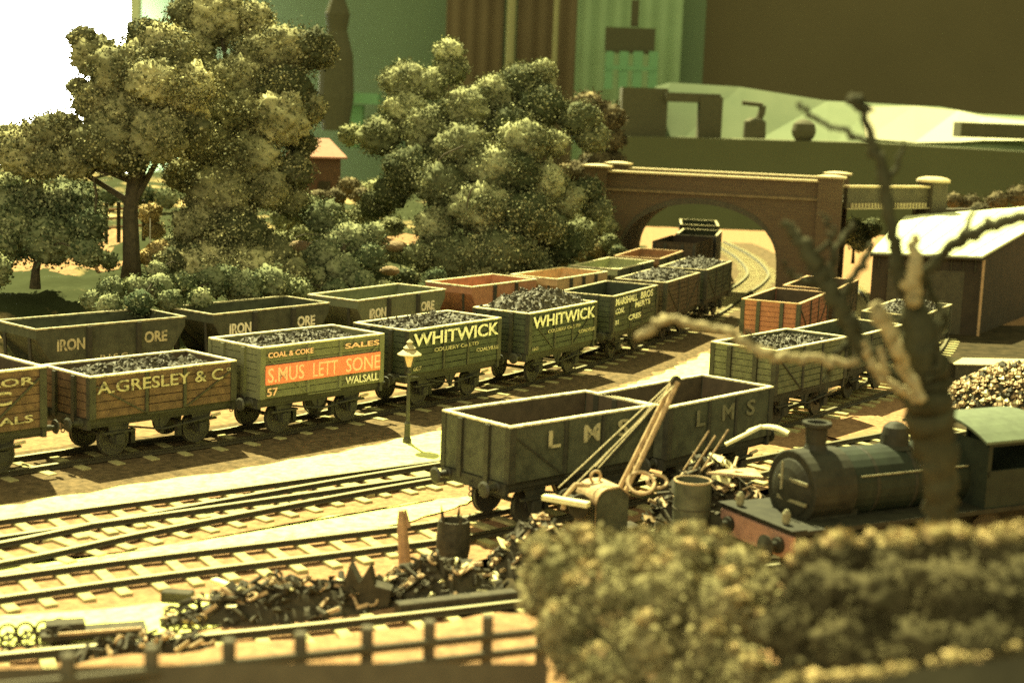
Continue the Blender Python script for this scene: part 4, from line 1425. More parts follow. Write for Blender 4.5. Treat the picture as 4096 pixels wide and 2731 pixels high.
def tree(name, label, cat, clumps, m, base, top, r, twigs=(), seed=0, group=None, limbs=6, **kw):
    root = empty(name, (0, 0, 0))
    tag(root, label, cat, group)
    foliage('crown', clumps, m, root, seed=seed, **kw)
    rr = random.Random(seed)
    tb = MB()
    b, t = Vector(base), Vector(top)
    tb.tube([b - Vector((0, 0, .4)), b + (t - b) * .15, b + (t - b) * .5 + Vector((rr.uniform(-.2, .2), 0, 0)), t], [r * 1.5, r * 1.05, r * .9, r * .6], 10)
    cl = sorted(clumps, key=lambda q: -q[3])[:limbs * 2]
    for q in rr.sample(cl, min(limbs, len(cl))):
        s_ = b + (t - b) * rr.uniform(.55, .95)
        e = Vector(q[:3])
        mm = s_ + (e - s_) * .5 + Vector((0, 0, .3))
        tb.tube([s_, mm, e], [r * .45, r * .3, r * .12], 6)
    tb.build('trunk', M['bark'], root)
    if twigs:
        for pts, rad in twigs:
            MB().tube(pts, [rad] * (len(pts) - 1) + [rad * .4], 5).build('bare_twig', M['bark'], root)
    return root


T1c = [(-19.44, 61, 7.46, 1.4), (-18.23, 61, 8.1, 1.31), (-20.54, 62, 7.65, 1.06), (-17.04, 62, 11.3, 1.1), (-17.47, 62, 11.96, 0.674), (-15.49, 61, 10.74, 1.48), (-14.36, 62, 11.74, 1.33), (-15.05, 62, 12.22, 0.798), (-15.32, 61, 8.97, 1.74), (-13.44, 61, 10.06, 1.66),
       (-16.6, 61, 9.52, 1.08), (-15.99, 60, 7.95, 1.37), (-14.05, 60, 8.36, 1.37), (-18.28, 60, 7.06, 0.72), (-17.18, 60, 7.23, 0.858), (-13.26, 61, 8.54, 1.22), (-13.62, 61, 11.4, 0.872), (-14.23, 60, 10.35, 1.2), (-15.06, 60, 7.48, 0.858), (-17.65, 62, 10.08, 0.532)]
T2c = [(-13.5, 69, 13.37, 1.58), (-14.65, 69, 13.51, 1.09), (-11.86, 69, 13.33, 0.986), (-10.54, 68, 11.93, 1.46), (-9.21, 68, 12.08, 1.13), (-11.39, 68, 11.72, 1.36), (-12.33, 67, 10.54, 1.53), (-10.26, 67, 10.25, 1.44), (-12.13, 66, 9.07, 1.51), (-10.28, 66, 9.14, 1.51), (-9.22, 67, 9.55, 0.919),
       (-13.03, 65, 7.77, 1.49), (-11.56, 65, 7.28, 1.58), (-12.45, 64, 6.02, 1.65), (-10.81, 65, 6.22, 1.23), (-9.68, 66, 6.86, 1.04), (-9.94, 66, 5.74, 0.943), (-13.13, 63, 4.63, 1.12), (-11.43, 63, 4.24, 1.53), (-10.08, 63, 3.49, 1.12), (-13.62, 62, 3.27, 0.886), (-12.39, 62, 3.14, 1.24),
       (-14.42, 68, 11.79, 1.17), (-13.64, 67, 10.31, 1.34), (-13.9, 64, 6.69, 0.915), (-9.47, 67, 8.05, 0.766), (-8.73, 68, 11.82, 0.661), (-10.97, 62, 3.02, 1.42), (-9.2, 62, 2.73, 1.06)]
T3c = [(-3.82, 80, 12.62, 0.869), (-3.68, 80, 11.75, 0.961), (-5.93, 79, 10.99, 1.31), (-4.71, 79, 10.92, 1.02), (-0.08, 79, 11.1, 1.36), (0.99, 79, 11.79, 0.813), (-1.48, 78, 10.6, 1.16), (0.94, 78, 10.05, 1.38), (-2.73, 77, 9.8, 1.36), (-5.81, 78, 9.57, 1.25), (-4.53, 77, 8.77, 1.54),
       (-7, 77, 8.24, 1.21), (-8.52, 78, 8.28, 0.714), (-2.8, 75, 7.92, 1.5), (0.03, 75, 8.24, 1.42), (2.93, 78, 9.47, 1.16), (3.63, 78, 8.63, 0.937), (-1.27, 74, 6.97, 1.48), (-5.3, 75, 6.77, 1.42), (-3.54, 74, 6.15, 1.52), (-0.22, 74, 6.8, 1.31),
       (1.16, 75, 6.39, 1.29), (-1.81, 73, 5.14, 1.67), (0.37, 73, 4.91, 1.5), (2.18, 76, 5.53, 1.2), (3.49, 77, 5.95, 0.881), (3.96, 77, 5.1, 0.837), (-3.85, 73, 4.23, 1.17), (-2.73, 72, 2.92, 1.44), (-4.57, 72, 2.85, 0.926), (-0.69, 72, 3.2, 1.52),
       (-6.2, 76, 5.63, 1.04), (-4.1, 76, 7.21, 1.09), (1.63, 76, 8.27, 0.869), (-0.54, 77, 9.03, 1.32), (-1.68, 72, 2.34, 1.24), (-7.13, 77, 4.89, 0.881), (2.05, 76, 3.37, 1.3), (0.78, 74, 2.65, 1.06), (1.34, 74, 4.36, 1.16), (3.27, 80, 3.53, 1.1)]
tw1 = [([(-15.57, 62, 11.7), (-15.43, 62, 12.55), (-15.57, 62, 12.97)], .035), ([(-14.79, 62, 11.56), (-15.05, 62, 12.39)], .03), ([(-16.61, 62, 11.66), (-16.69, 62, 12.5)], .03), ([(-18.41, 61, 7.84), (-18.57, 61, 9.1), (-18.82, 61, 9.43)], .05),
       ([(-19.44, 61, 7.8), (-19.17, 61, 8.83)], .04), ([(-15.91, 60, 6.78), (-16.5, 60, 6.59), (-16.39, 60, 5.91), (-16.46, 60, 5.23)], .06), ([(-15.91, 60, 6.78), (-16.93, 60, 6.99), (-17.61, 60, 6.71)], .05), ([(-15.57, 60, 6.96), (-16.08, 60, 7.11), (-16.76, 60, 6.66)], .05)]
b1 = (-15.56, 62, 2.4)
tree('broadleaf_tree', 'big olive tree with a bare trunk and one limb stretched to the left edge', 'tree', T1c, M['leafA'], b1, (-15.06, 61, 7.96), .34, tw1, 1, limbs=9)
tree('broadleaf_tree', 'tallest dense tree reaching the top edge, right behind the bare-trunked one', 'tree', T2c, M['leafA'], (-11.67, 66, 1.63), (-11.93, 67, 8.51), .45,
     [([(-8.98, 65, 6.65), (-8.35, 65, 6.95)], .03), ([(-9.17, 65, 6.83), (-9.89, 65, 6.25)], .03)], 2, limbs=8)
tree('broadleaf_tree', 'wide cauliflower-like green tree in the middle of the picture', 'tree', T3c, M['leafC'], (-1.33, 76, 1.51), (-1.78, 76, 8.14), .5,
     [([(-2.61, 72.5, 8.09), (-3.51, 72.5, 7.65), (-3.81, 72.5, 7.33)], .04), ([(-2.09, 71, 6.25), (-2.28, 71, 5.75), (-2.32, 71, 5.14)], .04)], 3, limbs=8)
tree('autumn_tree', 'brownish tree peeping out behind the right side of the middle one', 'tree',
     [(4.28, 100, 10.21, 1.2), (5.57, 100, 9.57, 1.2), (5.92, 100, 8.19, 0.972), (5, 100, 6.76, 1.14), (6.13, 100, 6.81, 0.743), (3.92, 100, 5.88, 1.14), (3.05, 98, 5.11, 1.12)], M['leafD'], (5.42, 100, 3.97), (5.37, 100, 7.89), .3, (), 4, limbs=4, size=.2, dens=45)
tree('low_bush', 'leafy green bush in front of the middle tree, above the third IRON ORE hopper', 'bush',
     [(-7.2, 66, 3.97, 1.09), (-8.37, 67, 4.89, 0.958), (-8.18, 65, 3.37, 0.929), (-6.27, 66, 4.2, 0.755), (-6.15, 65, 3.45, 0.743), (-7.14, 64, 2.96, 0.823), (-9.37, 68, 5.16, 0.875)], M['leafG'], (-7.23, 65, 2.11), (-7.27, 65, 3.96), .15, (), 5, limbs=4)
tree('low_bush', 'big soft bush at the left edge below the outstretched limb', 'bush',
     [(-19.78, 62, 4.97, 1.6), (-18.02, 62, 5.21, 1.33), (-20, 60, 4.25, 1.37), (-18.3, 60, 4.14, 1.2), (-17.04, 61, 4.63, 0.872), (-16.21, 58, 3.89, 0.663), (-19.16, 56, 3.32, 0.801)], M['leafG'], (-18.82, 60, 2.58), (-18.64, 60, 4.64), .15, (), 6, limbs=4, size=.17)
tree('low_bush', 'dark green bush just beyond the first IRON ORE hopper', 'bush',
     [(-14.59, 53, 2.75, 0.485), (-13.98, 53, 3.15, 0.546), (-13.4, 54, 3.1, 0.587), (-12.55, 54, 3.17, 0.587), (-11.92, 55, 3.16, 0.629), (-11.18, 56, 3.15, 0.72), (-13.79, 52, 2.75, 0.505), (-12.75, 52, 2.87, 0.535), (-11.94, 53, 2.85, 0.515), (-11.09, 54, 2.84, 0.463), (-10.08, 57, 2.92, 0.815), (-9.27, 58, 3, 0.829)], M['leafG'],
     (-12.85, 53, 2.36), (-12.85, 53, 3.12), .1, (), 7, limbs=4, size=.12, dens=95)
tree('low_bush', 'small ragged bush on the slope left of the tree trunk base gap', 'bush',
     [(-15.73, 66, 4.86, 0.528), (-15.54, 66, 4.12, 0.491), (-15.1, 63, 3.3, 0.468), (-14.65, 63, 3.67, 0.432)], M['tuft'], (-15.01, 63, 2.76), (-15.01, 63, 3.84), .08, (), 8, limbs=2, size=.14)
tree('low_bush', 'low dark bush between the rocks at the foot of the middle tree', 'bush',
     [(-8.4, 64, 2.54, 0.732), (-7.25, 62, 2.36, 0.532), (-8.55, 60, 2.46, 0.686), (-9.26, 58, 2.33, 0.497), (-3.51, 68, 2.3, 0.583), (-6.3, 63, 2.55, 0.648)], M['leafG'], (-7.9, 63, 1.77), (-7.91, 63, 2.49), .08, (), 9, limbs=3)
tree('dry_bush', 'dry pale scrub on the bank right of the middle tree', 'bush',
     [(1.58, 84, 2.06, 0.528), (2.54, 84, 1.86, 0.528), (3.48, 84, 2.26, 0.624), (4.43, 84, 2.41, 0.48), (2.82, 86, 2.29, 0.393)], M['tuft'], (2.8, 84, 1.51), (2.78, 84, 1.99), .06, (), 10, limbs=2, size=.16, dens=45)
tree('low_bush', 'bush behind the left end of the bridge parapet', 'bush',
     [(2.94, 96, 6.14, 0.714), (4.03, 96, 6.05, 0.823), (5.1, 96, 6.31, 0.604), (2.39, 94, 5.28, 0.914)], M['leafD'], (3.77, 95, 5.02), (3.73, 95, 5.82), .08, (), 11, limbs=2, size=.18, dens=45)
tree('dry_bush', 'dry scrub on the skyline right of the girder span', 'bush',
     [(28.21, 100, 5.13, 0.629), (29.36, 100, 4.95, 0.743), (31.03, 100, 5.18, 0.743), (32.41, 100, 5.57, 0.858), (29.37, 98, 4.46, 0.841)], M['leafD'], (29.72, 99, 3.85), (29.64, 99, 4.82), .08, (), 12, limbs=2, size=.18, dens=40)
tree('low_bush', 'small bush beyond the pink roofed hut, left of the middle tree', 'bush',
     [(-9.45, 86, 5.22, 0.738), (-9.93, 84, 4.71, 0.624), (-8.51, 84, 4.89, 0.624), (-10.62, 82, 4.69, 0.703)], M['leafD'], (-9.44, 84, 3.9), (-9.46, 84, 4.85), .08, (), 13, limbs=2, size=.16, dens=45)

tree('far_hedge', 'blurred green hedge on the skyline behind the left bush', 'hedge',
     [(-30.38, 92, 4.25, 0.947), (-29.08, 92, 4.12, 0.842), (-27.52, 92, 4.36, 0.789), (-25.96, 92, 4.03, 0.684), (-24.4, 92, 3.78, 0.684), (-23.1, 92, 3.68, 0.631), (-31.42, 92, 4.08, 0.947), (-22.32, 92, 3.91, 0.789), (-21.01, 92, 3.83, 0.789)], M['leafG'], (-27.53, 92, 3.19), (-27.52, 92, 3.97), .1, (), 14, limbs=3, size=.18, dens=40)
tree('undergrowth', 'dark undergrowth on the slope between the two leafy trees', 'bush',
     [(-10.45, 76, 3.32, 0.782), (-11.92, 80, 3.85, 0.915), (-9.4, 78, 3.42, 0.758), (-8.28, 82, 3.85, 0.844), (-7.48, 86, 4.33, 0.836), (-6.48, 80, 3.6, 0.686), (-5.48, 64, 2.29, 0.439), (-5.01, 70, 2.02, 0.68), (-8.17, 88, 4.93, 0.855), (-11.12, 72, 3.21, 0.823), (-5.96, 74, 2.81, 0.465)], M['leafC'], (-9.14, 76, 2.29), (-9.16, 76, 3.37), .1, (), 15, limbs=3, size=.15)
tree('undergrowth', 'dark undergrowth between the middle tree and the bridge', 'bush',
     [(2.83, 88, 3.36, 1.11), (4.09, 88, 3.16, 0.906), (4.96, 86, 3.59, 0.738), (5.12, 84, 2.8, 0.624), (1.75, 82, 2.84, 0.797), (4.83, 89, 4.37, 0.763), (3.88, 90, 4.01, 0.926), (5.49, 82, 2.52, 0.469)], M['leafC'], (3.57, 86, 1.83), (3.52, 86, 3.05), .1, (), 16, limbs=3, size=.16)
tree('low_bush', 'dark round bush beyond the opening under the girder span', 'bush',
     [(20.13, 92, 3.47, 0.894), (21.16, 92, 3.64, 0.684), (19.38, 92, 3.05, 0.579), (20.57, 92, 2.83, 0.736)], M['leafC'], (20.24, 92, 1.9), (20.17, 92, 2.95), .08, (), 17, limbs=2, size=.16)
tree('undergrowth', 'thin dark scrub on the slope right of the bare tree trunk', 'bush',
     [(-14.25, 64, 3.78, 0.622), (-12.92, 62, 3.47, 0.638), (-14.03, 60, 3.11, 0.446), (-15.91, 60, 3.38, 0.412), (-11.3, 60, 2.87, 0.686)], M['leafG'], (-13.26, 62, 2.57), (-13.27, 62, 3.28), .08, (), 18, limbs=2)

# rocks and path scraps on the slope
rk = random.Random(5)


def rock(loc, s, label):
    v, f = ICO_V, ICO_F
    k = lump(v, rk.randint(0, 90)) * (1 + np.random.RandomState(rk.randint(0, 99)).normal(0, .05, len(v)))
    mb_ = MB().add([tuple(p * s * (.8 + .25 * q)) for p, q in zip(v, k)], [tuple(t) for t in f])
    mb_.v = [(a * 1.4, b, c * .7) for a, b, c in mb_.v]
    o = mb_.build('rock', M['rock'])
    o.location = loc
    tag(o, label, 'rock', 'rocks on the slope')


rock((-9.54, 68, 3.46), .42, 'flat pale rock left of the leafy green bush')
rock((-5.6, 72, 3.3), .36, 'peach boulder between the green bush and the middle tree')
rock((-5.55, 68, 2.57), .3, 'lower peach rock just above the third IRON ORE hopper')
rock((2.18, 92, 6.15), .4, 'single pale rock left of the bridge parapet')

# hut
hl = (-11.32, 88, 7.15)
hut = empty('hut', (hl[0], hl[1], 0), .35)
tag(hut, 'small hut with a pink roof between the two leafy trees', 'hut')
zz = hl[2]
MB().box((0, 1, zz - 2.0), (2.3, 2.6, 3.4)).build('wall', M['hutwall'], hut)
rf = MB()
rf.prism([(-1.45, -.6, zz - .45), (1.45, -.6, zz - .45), (.75, 1.0, zz + .55), (-.9, 1.0, zz + .55)], (0, 0, .10))
rf.prism([(-1.45, 2.6, zz - .45), (1.45, 2.6, zz - .45), (.75, 1.0, zz + .55), (-.9, 1.0, zz + .55)], (0, 0, .10))
rf.build('roof', M['hutroof'], hut)
MB().box((.2, -.33, zz - 2.2), (.7, .06, .9)).build('window', M['scrapd'], hut)

# ---- foreground hedge and bank
hedge = [(0.46, 19.3, 4.25, 0.232), (0.74, 18.8, 4.02, 0.457), (0.42, 18.6, 3.76, 0.213), (1.19, 19.2, 4.29, 0.329), (1.56, 18.8, 4.22, 0.43), (2.14, 19.2, 4.33, 0.329), (2.46, 19.6, 4.4, 0.235), (2.68, 19, 4.35, 0.326), (2.96, 18.6, 4.28, 0.33),
         (3.15, 18.2, 4.11, 0.302), (1.27, 18.2, 3.89, 0.52), (1.94, 18, 4.04, 0.515), (2.6, 17.8, 4.03, 0.458), (0.79, 18, 3.67, 0.36), (1.72, 17.6, 3.57, 0.554), (2.52, 17.4, 3.62, 0.448), (0.96, 17.8, 3.36, 0.356), (2.2, 18.6, 4.31, 0.372),
         (0.47, 19, 4, 0.244), (3.32, 18, 3.88, 0.206), (3.01, 17.7, 3.86, 0.253), (1.31, 17.4, 3.25, 0.448), (2.11, 17.2, 3.2, 0.443), (2.79, 17, 3.41, 0.437), (1.78, 19.6, 4.31, 0.202), (0.87, 19.6, 4.34, 0.168)]
hr = empty('hedge', (0, 0, 0))
tag(hr, 'out of focus olive hedge in the foreground, right of the lineside fence', 'hedge')
foliage('foliage', hedge, M['leafH'], hr, dens=330, size=.11, seed=21, sq=1.0, spread=.16)
rt = random.Random(8)
tf = []  # pale tufts on the clump tops, painted as sunlit highlights
for (x, y, z, r) in hedge:
    for k in range(3):
        a, b = rt.uniform(0, 2 * PI), rt.uniform(.5, 1.4)
        tf.append((x + r * .92 * math.cos(a) * math.cos(b), y + r * .92 * math.sin(a) * math.cos(b), z + r * .9 * math.sin(b), r * rt.uniform(.14, .34)))
foliage('sunlit_tuft', tf, M['tuft'], hr, dens=300, size=.12, seed=22, sq=.8, spread=.2)

bank_c = [(3.47, 17.6, 4.56, 0.226), (3.63, 17.4, 4.78, 0.249), (3.73, 17.2, 4.98, 0.197), (3.94, 17, 4.94, 0.292), (4.23, 17, 5.05, 0.243), (4.43, 16.8, 4.99, 0.288), (4.72, 16.8, 5.11, 0.24), (4.95, 16.6, 5.2, 0.261), (5.24, 16.6, 5.19, 0.261), (5.47, 16.4, 5.23, 0.281), (5.8, 16.4, 5.27, 0.281),
          (3.63, 16.6, 4.62, 0.427), (4.26, 16.2, 4.72, 0.509), (4.91, 16, 4.82, 0.526), (5.49, 15.8, 4.91, 0.497), (3.28, 16.4, 4.27, 0.422), (3.82, 16, 4.23, 0.503), (4.47, 15.6, 4.36, 0.491), (5.13, 15.4, 4.46, 0.484), (5.62, 15.4, 4.57, 0.352), (3.38, 16, 3.82, 0.412), (4.09, 15.8, 3.78, 0.407), (4.81, 15.4, 3.92, 0.396), (5.46, 15.2, 4.07, 0.391)]
br_ = empty('grassy_bank', (0, 0, 0))
tag(br_, 'dark grassy bank with sunlit crest in the bottom right corner', 'bank')
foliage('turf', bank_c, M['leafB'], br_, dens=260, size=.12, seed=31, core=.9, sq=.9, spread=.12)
tf = []  # lighter foliage along the top only: sunlight on the crest put into colour
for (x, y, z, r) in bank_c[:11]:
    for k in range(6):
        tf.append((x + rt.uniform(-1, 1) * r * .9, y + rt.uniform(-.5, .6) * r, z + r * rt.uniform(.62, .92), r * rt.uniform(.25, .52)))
foliage('sunlit_crest', tf, M['tuft'], br_, dens=220, size=.12, seed=32, sq=.6, spread=.2)
fg = []
for (x, y, z, r) in [(2.67, 14, 4.56, 0.104), (2.91, 14, 4.62, 0.136), (3.14, 14, 4.66, 0.12), (3.34, 13.9, 4.74, 0.0874), (3.58, 13.9, 4.79, 0.143), (3.8, 13.8, 4.88, 0.118), (4.04, 13.8, 4.93, 0.0631), (4.24, 13.8, 4.97, 0.103), (4.48, 13.8, 4.99, 0.071), (4.79, 13.8, 5.11, 0.0631)]:
    for k in range(4):
        fg.append((x + rt.uniform(-1.3, 1.3) * r, y + rt.uniform(-1, 1) * r, z + rt.uniform(-.5, .25) * r, r * rt.uniform(.35, .8)))
ft = empty('grass_tuft', (0, 0, 0))
tag(ft, 'row of sunlit blurred grass tufts along the very bottom right', 'grass', kind='stuff')
foliage('blades', fg, M['tuft'], ft, dens=300, size=.08, seed=33, sq=.6, spread=.3)
fb2 = MB()
q = [(2.29, 13.9, 4.46), (2.69, 13.9, 4.54), (3.28, 13.8, 4.71), (3.85, 13.7, 4.88), (4.45, 13.7, 4.97), (5.09, 13.6, 5.11)]
for p in q:
    fb2.v += [p, (p[0], p[1] - .03, p[2] - .4), (p[0], p[1] - .3, p[2] - 3)]
for k in range(len(q) - 1):
    fb2.f += [(3 * k, 3 * k + 3, 3 * k + 4, 3 * k + 1), (3 * k + 1, 3 * k + 4, 3 * k + 5, 3 * k + 2)]
tag(fb2.build('slope', M['moss'], smooth=True), kind='structure')

# ---- dead tree
dt = empty('dead_tree', (0, 0, 0))
tag(dt, 'bare dead tree in the right foreground with peeled and sunlit forking branches', 'tree')


def branch(name, pts, m='deadbark', wob_=.022, seg=9):
    """pts: (x, y, z, r)"""
    P_ = [np.array(p) for p in pts]
    Q = [2 * P_[0] - P_[1]] + P_ + [2 * P_[-1] - P_[-2]]
    out = []
    for i in range(1, len(Q) - 2):
        for t in np.linspace(0, 1, 6, endpoint=False):
            a, b, c, d = Q[i - 1], Q[i], Q[i + 1], Q[i + 2]
            out.append(.5 * ((2 * b) + (c - a) * t + (2 * a - 5 * b + 4 * c - d) * t * t + (3 * b - a - 3 * c + d) * t ** 3))
    out.append(P_[-1])
    rr = random.Random(len(pts) * 7 + int(P_[0][0] * 100))
    mb_ = MB().tube([(p[0] + rr.gauss(0, wob_), p[1] + rr.gauss(0, wob_), p[2] + rr.gauss(0, wob_)) for p in out], [max(.012, p[3] * rr.uniform(.88, 1.12)) for p in out], seg)
    return mb_.build(name, M[m], dt, smooth=True)


Y = 16.0
branch('trunk', [(6.23, 21.12, 3.89, 0.266), (6.14, 20.99, 4.37, 0.216), (6, 20.86, 5.02, 0.239), (5.86, 20.74, 5.6, 0.296), (5.72, 20.61, 6.05, 0.336), (5.64, 20.61, 6.53, 0.295), (5.47, 20.48, 7.02, 0.246), (5.37, 20.48, 7.48, 0.164), (5.32, 20.48, 7.78, 0.117)], seg=14)
branch('branch', [(5.4, 20.48, 7.49, 0.117), (5.11, 20.48, 7.94, 0.0937), (5.01, 20.48, 8.41, 0.082), (4.88, 20.48, 8.98, 0.0878), (4.74, 20.48, 9.43, 0.0703), (4.59, 20.48, 9.8, 0.0527), (4.45, 20.48, 10.1, 0.0586)])
branch('broken_knot', [(4.3, 20.48, 10.17, 0.0468), (4.41, 20.48, 10.12, 0.0878), (4.53, 20.48, 10.06, 0.0703), (4.61, 20.48, 10.05, 0.0293)])
branch('branch', [(4.7, 20.48, 9.52, 0.0468), (4.39, 20.48, 9.69, 0.041), (4.07, 20.48, 9.81, 0.0351), (3.81, 20.48, 9.95, 0.0351), (3.63, 20.48, 10.07, 0.0293)])
branch('branch', [(5.36, 20.48, 7.54, 0.0937), (5.41, 20.35, 7.85, 0.0698), (5.59, 20.22, 8.15, 0.0694), (5.8, 20.1, 8.4, 0.0862), (6, 19.97, 8.54, 0.0856), (6.24, 19.84, 8.66, 0.0794), (6.63, 19.71, 8.82, 0.0733)])
branch('broken_stub', [(5.29, 20.22, 7.57, 0.104), (5.22, 20.1, 7.87, 0.0977), (5.21, 20.1, 8.16, 0.0805), (5.2, 20.1, 8.42, 0.0632)], 'peeled')
branch('peeled_branch', [(5.48, 20.1, 6.28, 0.069), (5.27, 20.1, 6.54, 0.0805), (5.07, 19.97, 6.87, 0.0856), (4.92, 19.97, 7.19, 0.108), (4.78, 19.97, 7.42, 0.103), (4.71, 19.97, 7.51, 0.0856)], 'peeled')
branch('branch', [(5.68, 20.61, 6.11, 0.153), (5.34, 20.74, 6.31, 0.119), (4.96, 20.74, 6.66, 0.107), (4.7, 20.86, 6.99, 0.119), (4.43, 20.86, 7.4, 0.119), (4.22, 20.99, 7.74, 0.12), (4.04, 20.99, 8.03, 0.108), (3.85, 21.12, 8.28, 0.0845), (3.66, 21.12, 8.48, 0.0543)])
branch('branch', [(4.46, 20.86, 7.4, 0.0716), (4.56, 20.86, 7.7, 0.0596), (4.71, 20.74, 8.02, 0.0534), (4.79, 20.74, 8.26, 0.0415)])
branch('branch', [(4.32, 20.99, 7.68, 0.066), (4.35, 20.99, 8.04, 0.06), (4.48, 20.99, 8.34, 0.048), (4.62, 20.99, 8.47, 0.036)])
branch('twig', [(4.68, 20.61, 6.65, 0.053), (4.4, 20.61, 6.64, 0.053), (4.04, 20.61, 6.68, 0.0589), (3.67, 20.48, 6.71, 0.0644), (3.31, 20.48, 6.81, 0.0703), (3.03, 20.48, 6.97, 0.0644), (2.71, 20.48, 7.07, 0.0527), (2.35, 20.48, 7.12, 0.0586), (2.06, 20.48, 7.15, 0.0586)], 'peeled')  # pale colour paints the sunlight on this twig
branch('twig', [(2.06, 20.48, 7.15, 0.0586), (1.91, 20.48, 7.09, 0.0644), (1.82, 20.48, 6.99, 0.0527), (1.67, 20.48, 6.9, 0.0468)], 'peeled')
branch('twig', [(5.49, 20.35, 6.18, 0.0582), (5.18, 20.35, 6.4, 0.064), (4.94, 20.35, 6.54, 0.0698), (4.79, 20.35, 6.77, 0.0582), (4.71, 20.35, 6.95, 0.0465)], 'peeled')
branch('twig', [(5.02, 20.22, 6.56, 0.0462), (4.94, 20.22, 6.8, 0.0462), (4.88, 20.22, 6.94, 0.0347)], 'peeled')
branch('twig', [(5.64, 20.74, 7.1, 0.0593), (5.9, 20.74, 7.23, 0.0534), (5.73, 20.74, 7.47, 0.0474), (5.55, 20.74, 7.82, 0.0415)])
branch('twig', [(4.71, 20.9, 6.95, 0.0538), (4.51, 20.9, 6.8, 0.0478), (4.35, 20.9, 6.49, 0.0359), (4.4, 20.9, 6.18, 0.0239)], wob_=.03)
branch('twig', [(4.88, 20.5, 9.03, 0.0469), (5, 20.5, 9.33, 0.0352), (5.06, 20.5, 9.62, 0.0234)], wob_=.02)
branch('twig', [(4.22, 21, 7.74, 0.048), (4.05, 21, 7.67, 0.042), (3.8, 21, 7.78, 0.03), (3.67, 21, 7.95, 0.024)], wob_=.03)
branch('twig', [(5.85, 20.2, 8.4, 0.0404), (5.92, 20.2, 8.69, 0.0347), (6.04, 20.2, 8.87, 0.0231)], wob_=.02)
branch('twig', [(3.31, 20.5, 6.81, 0.0352), (3.21, 20.5, 6.98, 0.0293), (3, 20.5, 7.15, 0.0234)], wob_=.02)
branch('twig', [(4.04, 21, 8.03, 0.042), (4.25, 21, 8.22, 0.036), (4.29, 21, 8.45, 0.03), (4.19, 21, 8.63, 0.018)], wob_=.03)
branch('twig', [(5.56, 20.3, 6.46, 0.0522), (5.73, 20.3, 6.76, 0.0464), (5.64, 20.3, 7.11, 0.0406), (5.72, 20.3, 7.52, 0.029)], wob_=.03)
# thin wire loop and small bracket
branch('root', [(6.07, 20.86, 4.4, 0.0835), (5.96, 20.86, 4.15, 0.107), (5.86, 20.86, 3.92, 0.0954)])
branch('root', [(6.16, 20.86, 4.41, 0.0835), (6.3, 20.86, 4.16, 0.107), (6.44, 20.86, 3.95, 0.0954)])

# ================================================================== ROOM BEHIND THE LAYOUT
def panel(name, u0v0, u1v1, m, t=.6, parent=None):
    """upright slab between two corners lying at one distance"""
    (x0, y0, z0), (x1, y1, z1) = u0v0, u1v1
    mb_ = MB().box(((x0 + x1) / 2, (y0 + y1) / 2 + t / 2, (z0 + z1) / 2), (abs(x1 - x0), t, abs(z1 - z0)))
    return mb_.build(name, m, parent)


tag(MB().box((-45, 262, 20), (150, 4, 200)).build('wall_left', M['wallgreen']), kind='structure')
tag(MB().box((108, 262.5, 20), (157, 4, 200)).build('wall_right', M['walldark']), kind='structure')
tag(MB().box((20, 150, -62), (500, 330, 2)).build('floor', M['cloth']), kind='structure')

# window with daylight
wroot = empty('window', (0, 0, 0))
tag(wroot, 'glaring white window in the top left corner', 'window')
(a0, a1, a2), (c0, c1, c2) = (-91.93, 250, 25.68), (-62.55, 250, -7.8)
panel('pane', (a0, 250, a2), (c0, 250, c2), M['window'], .5, wroot)
fr2 = MB()
fr2.box((c0 + .7, 249.6, (a2 + c2) / 2), (1.4, 1.6, abs(a2 - c2) + 2)).box(((a0 + c0) / 2, 249.6, c2 - .6), (abs(c0 - a0), 1.6, 1.2))
fr2.build('frame', M['shedroof'], wroot)
lt_ = (-62.8, 250, 24.2)

# curtains
def curtain(name, label, u0, u1, yv, m, fold, z0=-20, z1=40, n=60, depth=.4):
    x0, x1 = ((u0 - 1176) / 3532.67) * yv, ((u1 - 1176) / 3532.67) * yv
    mb_ = MB()
    for i in range(n + 1):
        x = x0 + (x1 - x0) * i / n
        y = yv + depth * math.sin(i / n * fold * 2 * PI)
        mb_.v += [(x, y, z0), (x, y, z1)]
    for i in range(n):
        mb_.f.append((2 * i, 2 * i + 2, 2 * i + 3, 2 * i + 1))
    o = mb_.build(name, m, smooth=True)
    md = o.modifiers.new('thick', 'SOLIDIFY')
    md.thickness = .25
    return tag(o, label, 'curtain', 'curtains at the back of the room')


curtain('curtain', 'dark brown curtain left of the pale pole', 1000, 1128, 250, M['curtain'], 4)
curtain('curtain', 'dark curtain between the two pale poles', 1160, 1292, 250, M['curtain'], 4)
curtain('curtain', 'pale green curtain behind the barred chair back', 1292, 1530, 250, M['curtainpale'], 7)
for u, r, lb in ((1146, .75, 'thick pale pole between the dark curtains'), (1247, .45, 'thin pale pole in front of the right dark curtain')):
    x = ((u - 1176) / 3532.67) * 246
    item('pole', MB().tube([(0, 0, -20), (0, 0, 45)], r, 10), M['pole'], lb, 'pole', (x, 246, 0))

